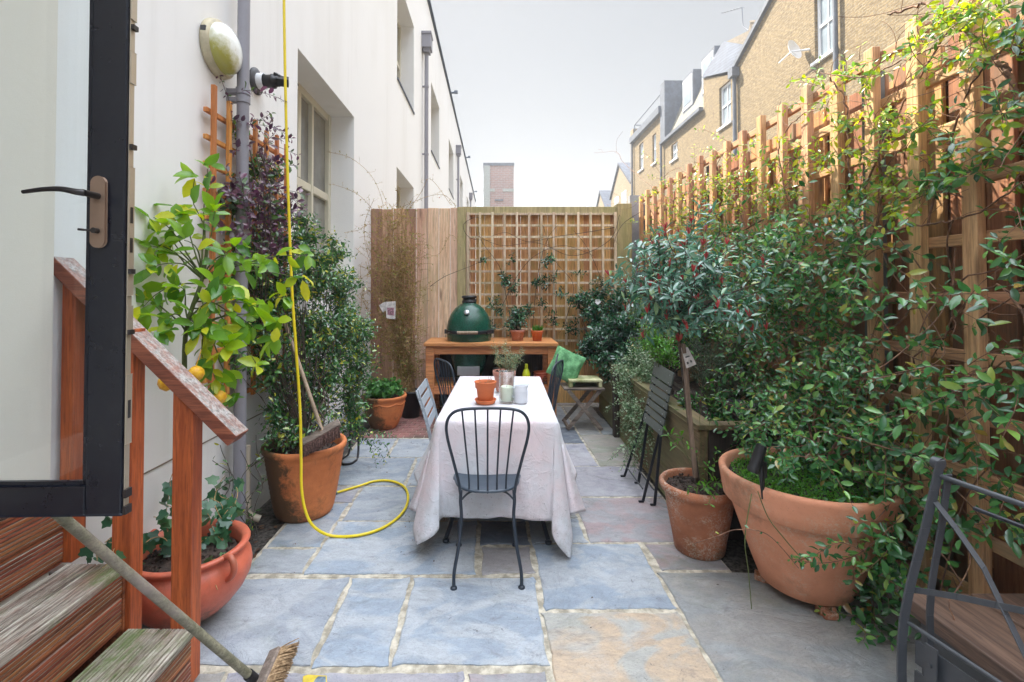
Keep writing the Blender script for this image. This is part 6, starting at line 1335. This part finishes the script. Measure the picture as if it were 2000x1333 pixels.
# ------------------------------------------------------------ standard tree with red tips
b = Vector((*c5, .35)); PH = plant('standard_tree', 'lollipop tree with blue green leaves and red tips in the aged pot', 'tree', b); ST = MB(); LV = Leaves(); LR = Leaves()
ctr = P(1335, 565, 2.62); tt = P(1326, 660, 2.62)
tpts = smooth_path([b, P(1350, 850, 2.66), P(1336, 740, 2.63), tt, P(1322, 600, 2.62)], 8); ST.tube(tpts, taper(.0135, .008, len(tpts)), 10)
for i in range(235):
    d = gv().normalized(); f = rnd.uniform(.25, 1.0) ** .6 * (.85 + .75 * noise.noise(d * 2.4 + Vector((4, 1, 2)))); e_ = ctr + Vector((d.x * (.38 if d.x < 0 else .42), d.y * .38, d.z * (.37 if d.z > 0 else .27))) * f
    dd = (d + Vector((0, 0, .7)) + gv(.3)).normalized(); pts = strand(e_ - dd * .09, dd, .15, .02, .3, 0); ST.tube(pts, taper(.0022, .0012, len(pts)), 5, cap=False)
    if i % 6 == 0: br = limb(P(1323, 615, 2.62), pts[0], .0, 7, .02); ST.tube(br, taper(.006, .0025, 8), 6, cap=False)
    leafy(LV, pts[-6:], .068, .025, 1, 1, True, 1.15, Vector((0, -.3, .2)), .9, .95)
    if rnd.random() < .45:
        for k_ in range(5): LR.add(pts[-1], Vector((0, 0, 1)) + gv(.22), gv() + Vector((0, -1, 0)), rnd.uniform(.03, .055), .010)
for k_ in range(6): LR.add(tt + Vector((-.01, -.02, -.02)), Vector((0, -.1, 1)) + gv(.25), Vector((0, -1, 0)) + gv(.3), .05, .018)
ST.build('trunk', M['stemd'], PH); LV.build('crown', M['lf_photo'], PH); LR.build('red_tips', M['lf_red'], PH)
mb = MB(); mb.bar(P(1358, 932, 2.63), P(1334, 672, 2.60), .021, .018, up=(0, 1, 0)); SK = tag(mb.build('plant_stake', M['stake'], loc=tuple(b)), 'square grey wooden stake tied beside the standard tree trunk', 'stake')
p_ = plant('seedling', 'small leafy seedling at the foot of the standard tree trunk', 'plant', b + Vector((.02, -.06, 0))); S_ = MB(); L2 = Leaves()
for tgt in ((1400, 880, 2.6), (1385, 905, 2.55), (1345, 870, 2.6), (1410, 900, 2.6), (1375, 960, 2.48), (1385, 985, 2.46), (1405, 950, 2.5), (1340, 960, 2.5)):
    pts = limb(b + Vector((.03, -.05, .01)), P(*tgt), .03, 9, .02); S_.tube(pts, .0015, 5, cap=False); leafy(L2, pts, .034, .018, 1, 4, True, prob=.8)
for tgt in ((1298, 838, 2.7), (1310, 862, 2.7), (1325, 848, 2.72), (1385, 745, 2.7), (1400, 768, 2.7)):
    pts = limb(b + Vector((.0, .0, .05)), P(*tgt), .03, 9, .02); S_.tube(pts, .0012, 5, cap=False); leafy(L2, pts, .05, .02, 1, 7, True)
S_.build('stems', M['stemg'], p_); L2.build('foliage', M['lf_bright'], p_)
# ------------------------------------------------------------ planter plants
def bedplant(name, label, cat, blobs, l, w, mat, tpl=T_OVAL, nl=7, step=.022, sm='stemd', trail=None, prob=1.0):
    c0_ = P(*blobs[0][:3]); b = Vector((max(c0_.x, 1.4), c0_.y, .62)); p_ = plant(name, label, cat, b); S_ = MB(); L2 = Leaves(tpl)
    for a, c_, Y, rd, n in blobs: bush(L2, S_, P(a, c_, Y), rd, n, l, w, nl, step, stem_from=b, prob=prob)
    if trail:
        for a, c_, Y, n, L in trail:
            for i in range(n): pts = strand(P(a + rnd.gauss(0, 8), c_ + rnd.gauss(0, 8), Y), Vector((rnd.gauss(-.3, .3), rnd.gauss(0, .3), -.7)), L * rnd.uniform(.6, 1.1), .022, .35, .12); S_.tube(pts, .0015, 4, cap=False); leafy(L2, pts, l, w, 1, 0, True)
    S_.build('stems', M[sm], p_); L2.build('foliage', M[mat], p_); return p_
bedplant('variegated_herb', 'silvery variegated herb spilling over the planter edge behind the folded chair', 'plant', [(1225, 740, 4.35, .15, 60), (1245, 700, 4.4, .14, 50), (1270, 730, 4.1, .15, 55), (1232, 790, 4.2, .15, 50), (1290, 690, 4.1, .13, 40), (1262, 790, 3.95, .13, 40), (1250, 830, 3.9, .10, 24), (1215, 720, 4.6, .08, 16), (1225, 830, 4.3, .08, 14)], .026, .018, 'lf_varieg', trail=[(1250, 850, 3.75, 14, .3), (1215, 790, 4.5, 7, .2), (1265, 830, 3.7, 10, .25)], sm='stemg')
bedplant('mint', 'bright green mint clump rising behind the folded chair top', 'plant', [(1282, 672, 3.7, .10, 46), (1300, 690, 3.6, .09, 36), (1272, 645, 3.8, .07, 20)], .034, .016, 'lf_bright', sm='stemg')
bedplant('rosemary', 'dark feathery rosemary bush in the planter behind the trunk', 'shrub', [(1390, 720, 3.3, .16, 130), (1430, 700, 3.4, .18, 130), (1400, 770, 3.2, .13, 80), (1450, 750, 3.2, .15, 90), (1370, 690, 3.5, .14, 70)], .020, .004, 'lf_rose', T_SMALL, 10, .012)
bedplant('privet', 'mixed dark green shrub filling the back of the planter', 'shrub', [(1300, 600, 4.6, .25, 90), (1350, 650, 4.3, .25, 110), (1260, 600, 5.0, .22, 70), (1290, 520, 4.9, .2, 50), (1400, 620, 4.0, .25, 90), (1260, 680, 4.8, .18, 60), (1420, 800, 3.1, .10, 30), (1345, 790, 3.2, .08, 16)], .042, .020, 'lf_jas')
# ------------------------------------------------------------ jasmine over the right trellis
b = Vector((c6[0] + .1, c6[1] + .05, .55)); JA = plant('star_jasmine', 'huge glossy green jasmine spreading from the giant pot over the chunky trellis', 'climber', b); ST = MB(); LV = Leaves()
def limR(x0, x1):
    return lambda p: Vector((min(max(p.x, x0), x1), p.y, max(p.z, .03)))
def mass(LV, ST, spec, l, w, L=(.25, .6), step=.027, grav=.05, X=(1.62, 1.90), prob=.9, sr=.0016, sd=Vector((0, 0, 0)), thin=True, lim=None):
    for a, c_, ra, rb, n in spec:
        for i in range(n):
            px = a + rnd.gauss(0, .55) * ra; py = c_ + rnd.gauss(0, .55) * rb; p = PX(px, py, rnd.uniform(*X))
            d = Vector((rnd.gauss(-.30, .35), rnd.gauss(-.3, 1), rnd.gauss(.1, .42))) + sd
            pts = strand(p, d, rnd.uniform(*L), step, .38, grav, lim or limR(1.42, 1.925)); ST.tube(pts, taper(sr, sr * .6, len(pts)), 4, cap=False); leafy(LV, pts, l, w, 1, 0, True, .95, Vector((-.6, -.5, .1)), .6, prob, .1)
mass(LV, ST, [(1470, 480, 90, 50, 29), (1500, 560, 110, 70, 53), (1580, 500, 90, 60, 34), (1660, 480, 60, 50, 17), (1550, 610, 90, 50, 26), (1640, 590, 60, 40, 12), (1490, 680, 70, 60, 22), (1600, 690, 60, 30, 10), (1590, 775, 90, 45, 27), (1530, 810, 90, 60, 37), (1610, 850, 90, 50, 37), (1680, 830, 70, 50, 20), (1670, 700, 60, 60, 12), (1420, 560, 60, 60, 26), (1440, 640, 60, 60, 26)], .046, .023, (.2, .5), .033)
mass(LV, ST, [(1740, 880, 60, 50, 13), (1790, 790, 60, 25, 7), (1730, 660, 60, 20, 6), (1850, 735, 70, 18, 6), (1920, 760, 70, 25, 6), (1960, 700, 40, 40, 3), (1720, 980, 55, 60, 16), (1690, 1060, 45, 50, 10), (1700, 1150, 35, 50, 14), (1680, 1240, 15, 20, 3), (1700, 1000, 40, 60, 16), (1665, 960, 40, 40, 16), (1720, 1080, 40, 60, 10), (1830, 880, 40, 30, 4), (1770, 980, 40, 50, 6), (1640, 920, 60, 25, 18), (1870, 840, 40, 30, 3), (1850, 1000, 30, 30, 2), (1985, 780, 20, 40, 2), (1750, 500, 50, 25, 5), (1780, 600, 40, 20, 3)], .054, .026, (.15, .42), .038, .10, X=(1.62, 1.88))
mass(LV, ST, [(1480, 830, 60, 40, 20), (1440, 770, 50, 50, 14), (1460, 870, 40, 30, 8), (1560, 880, 60, 30, 16)], .040, .020, (.12, .3), X=(1.30, 1.5), lim=limR(1.25, 1.9))
for ctl in ([(1690, 1080, 1.52), (1640, 1060, 1.40), (1590, 1085, 1.31), (1560, 1095, 1.28)], [(1760, 1010, 1.6), (1680, 1080, 1.5), (1610, 1100, 1.38), (1545, 1092, 1.24)]):
    pts = smooth_path([PX(a, c_, x) for a, c_, x in ctl], 7); ST.tube(pts, .0016, 5, cap=False); leafy(LV, pts, .040, .020, 1, 4, True)
pts = smooth_path([P(1560, 1150 - 40, 1.86), P(1500, 1045, 1.84), P(1440, 1035, 1.84), P(1400, 1048, 1.86), P(1345, 1065, 1.9)], 7); ST.tube(pts, .0016, 5, cap=False); leafy(LV, pts, .022, .014, 3, 2, False, prob=.6)
for ctl in ([(1600, 900, 1.55), (1560, 760, 1.75), (1530, 620, 1.88), (1480, 520, 1.9)], [(1620, 900, 1.6), (1680, 740, 1.82), (1740, 640, 1.86), (1860, 560, 1.88), (2010, 500, 1.86)], [(1610, 900, 1.6), (1700, 860, 1.78), (1790, 800, 1.82), (1900, 740, 1.8), (2000, 690, 1.78)], [(1620, 890, 1.6), (1730, 760, 1.85), (1800, 690, 1.88), (1870, 630, 1.88)], [(1600, 890, 1.55), (1590, 720, 1.8), (1640, 600, 1.9), (1700, 480, 1.9)]):
    pts = smooth_path([PX(a, c_, x) for a, c_, x in ctl], 8); pts = [p + gv(.006) for p in pts]; ST.tube(pts, taper(.006, .0028, len(pts)), 7, cap=False)
for i in range(70):
    p = PX(rnd.uniform(1480, 1950), rnd.uniform(480, 1150), rnd.uniform(1.75, 1.92)); pts = strand(p, Vector((0, rnd.gauss(0, 1), rnd.gauss(0, .7))), rnd.uniform(.3, .9), .04, .4, .02, limR(1.5, 1.925)); ST.tube(pts, rnd.choice([.0015, .002, .003]), 5, cap=False)
ST.build('stems', M['stemb'], JA); LV.build('foliage', M['lf_jas'], JA)
# low groundcover in the giant pot
b = Vector((c6[0], c6[1], .545)); p_ = plant('ground_cover', 'tiny bright moss like leaves covering the soil of the giant pot', 'plant', b); L2 = Leaves(T_SMALL)
for i in range(5200):
    t = rnd.uniform(0, 6.28); q = .315 * math.sqrt(rnd.random()); L2.add(b + Vector((q * math.cos(t), q * math.sin(t), rnd.uniform(0, .022))), gv() + Vector((0, 0, .5)), gv() + Vector((0, 0, 1)), .012, .010)
L2.build('foliage', M['lf_bright'], p_)['kind'] = 'stuff'
mb = MB()
for ctl in ([P(1468, 965, 1.99), P(1455, 1050, 1.95), P(1462, 1120, 1.97), P(1468, 1190, 2.0)], [P(1480, 960, 1.97), P(1500, 1010, 1.95), P(1530, 1050, 1.93), P(1560, 1085, 1.92)]): mb.tube(smooth_path(ctl, 6), .0022, 5)
tag(mb.build('loose_tie', M['stemg'], loc=tuple(P(1468, 965, 1.99))), 'thin green garden ties trailing down the side of the giant pot', 'ties')
# sunlit climbers along the top
def sunclimber(name, label, b, spec, stems, l, w, mat, X=(1.78, 1.92), **kw):
    p_ = plant(name, label, 'climber', b); S_ = MB(); L2 = Leaves(); mass(L2, S_, spec, l, w, X=X, **kw)
    for ctl, r in stems:
        pts = smooth_path([PX(a, c_, x) for a, c_, x in ctl], 8); pts = [q + gv(.004) for q in pts]; S_.tube(pts, taper(r, r * .55, len(pts)), 7, cap=False)
        for q in pts[3::5]: tw = strand(q, Vector((-.2, rnd.gauss(0, 1), rnd.gauss(.3, .6))), rnd.uniform(.15, .4), .03, .45, 0); S_.tube(tw, .0014, 4, cap=False)
    S_.build('stems', M['stemb'], p_); L2.build('foliage', M[mat], p_)
free = lambda p: Vector((min(max(p.x, 1.5), 1.93), p.y, p.z))
sunclimber('honeysuckle', 'yellow green sunlit climber along the top of the far half of the right trellis', (1.8, 4.6, .62), [(1340, 370, 60, 40, 19), (1300, 430, 50, 40, 19), (1400, 350, 60, 45, 19), (1460, 300, 40, 30, 7), (1400, 430, 90, 40, 30), (1500, 380, 60, 50, 14), (1545, 300, 30, 50, 7), (1450, 400, 60, 40, 16), (1350, 470, 70, 40, 26)],
 [([(1640, 470, 1.9), (1520, 420, 1.86), (1440, 455, 1.8), (1340, 470, 1.8), (1260, 470, 1.8)], .007), ([(1480, 520, 1.9), (1440, 400, 1.88), (1400, 330, 1.86), (1420, 290, 1.8)], .004), ([(1380, 520, 1.9), (1360, 400, 1.85), (1330, 330, 1.8), (1290, 350, 1.8)], .004), ([(1310, 500, 1.9), (1270, 410, 1.8), (1230, 395, 1.75), (1185, 400, 1.72)], .003), ([(1330, 400, 1.85), (1280, 370, 1.8), (1220, 320, 1.72), (1202, 296, 1.7), (1160, 300, 1.68)], .003), ([(1560, 460, 1.9), (1520, 300, 1.9), (1560, 230, 1.9), (1600, 215, 1.85)], .005)], .034, .017, 'lf_sun', L=(.12, .32), prob=.8, lim=free)
sunclimber('potato_vine', 'bright yellow green vine tangled over the nearest top corner of the right trellis', (1.85, 1.9, .1), [(1860, 40, 60, 30, 16), (1930, 20, 60, 30, 16), (1900, 70, 60, 25, 9), (1790, 90, 40, 25, 4), (1960, 170, 30, 50, 5), (1720, 120, 40, 25, 6), (1650, 160, 40, 25, 7), (1600, 180, 30, 20, 5), (1700, 240, 60, 50, 12), (1790, 230, 40, 50, 5), (1660, 320, 50, 50, 11), (1740, 330, 50, 40, 9), (1580, 290, 40, 40, 6), (1860, 260, 40, 50, 3), (1700, 400, 80, 40, 12), (1820, 330, 40, 40, 4), (1600, 400, 70, 40, 14), (1960, 330, 30, 60, 2)],
 [([(1650, 470, 1.9), (1740, 250, 1.93), (1850, 60, 1.93), (1880, -30, 1.88)], .006), ([(1960, 130, 1.86), (1900, 80, 1.88), (1850, 15, 1.86), (1790, 10, 1.86), (1740, 30, 1.85)], .009), ([(1700, 480, 1.9), (1720, 400, 1.9), (1716, 250, 1.9), (1690, 200, 1.88)], .007), ([(1960, 130, 1.86), (1985, 180, 1.86), (2020, 230, 1.86)], .011), ([(1810, 440, 1.9), (1870, 230, 1.93), (1930, 120, 1.9), (2000, 80, 1.85)], .005), ([(1930, 130, 1.88), (1850, 90, 1.88), (1760, 120, 1.88), (1680, 150, 1.86), (1590, 140, 1.82)], .005), ([(1690, 470, 1.9), (1660, 330, 1.9), (1650, 200, 1.88), (1620, 150, 1.84)], .006), ([(1700, 460, 1.86), (1800, 440, 1.84), (1900, 420, 1.84), (2010, 350, 1.82)], .005)], .040, .021, 'lf_sun', L=(.10, .30), step=.03, prob=.8, lim=free)
sunclimber('dark_climber', 'a few large dark glossy leaves on shoots reaching over the near right trellis', (1.9, 1.6, .1), [(1960, 300, 20, 40, 5), (1970, 110, 25, 30, 5), (1890, 310, 40, 40, 4), (1960, 540, 30, 30, 4), (1990, 420, 20, 40, 3), (1960, 240, 25, 25, 4), (1830, 370, 30, 15, 3), (1960, 930, 30, 30, 4), (1900, 1020, 30, 40, 3)], [([(2010, 640, 1.86), (1960, 560, 1.88), (1880, 600, 1.9), (1820, 700, 1.88)], .005)], .055, .026, 'lf_jas', L=(.1, .25), step=.03, prob=.85, lim=free)
# ------------------------------------------------------------ fallen leaves and crumbs
LV = Leaves()
for i in range(420):
    if i < 190: x, y = rnd.uniform(-1.56, -1.30), rnd.uniform(2.3, 5.2)
    elif i < 260: x, y = rnd.gauss(-.45, .12), rnd.gauss(3.1, .25)
    elif i < 350: x, y = rnd.uniform(-1.25, -.4), rnd.gauss(4.55, .25)
    else: x, y = rnd.uniform(-1.2, 1.2), rnd.uniform(1.5, 5)
    l = rnd.uniform(.02, .045) if i < 190 else rnd.uniform(.006, .018); z = .004 if x > -1.3 else -.02
    LV.add((x, y, z + rnd.uniform(0, .008)), Vector((rnd.gauss(0, 1), rnd.gauss(0, 1), .1)), Vector((0, 0, 1)) + gv(.3), l, l * .5)
tag(LV.build('fallen_leaves', M['lf_dead']), 'scattered dead leaves and crumbs along the left wall and paving', 'leaves', kind='stuff')

# ------------------------------------------------------------ haze (thin air over the yard and the far houses)
hm = bpy.data.materials.new('haze'); hm.use_nodes = True; hm.node_tree.nodes.clear()
ho = hm.node_tree.nodes.new('ShaderNodeOutputMaterial'); hv_ = hm.node_tree.nodes.new('ShaderNodeVolumePrincipled'); hv_.inputs['Density'].default_value = HAZE; hv_.inputs['Color'].default_value = (.92, .95, 1, 1); hv_.inputs['Anisotropy'].default_value = .3
hm.node_tree.links.new(hv_.outputs[0], ho.inputs['Volume'])
mb = MB(); mb.bb(-61, 61, -21, 501, -1.05, 30); tag(mb.build('haze', hm), kind='stuff')
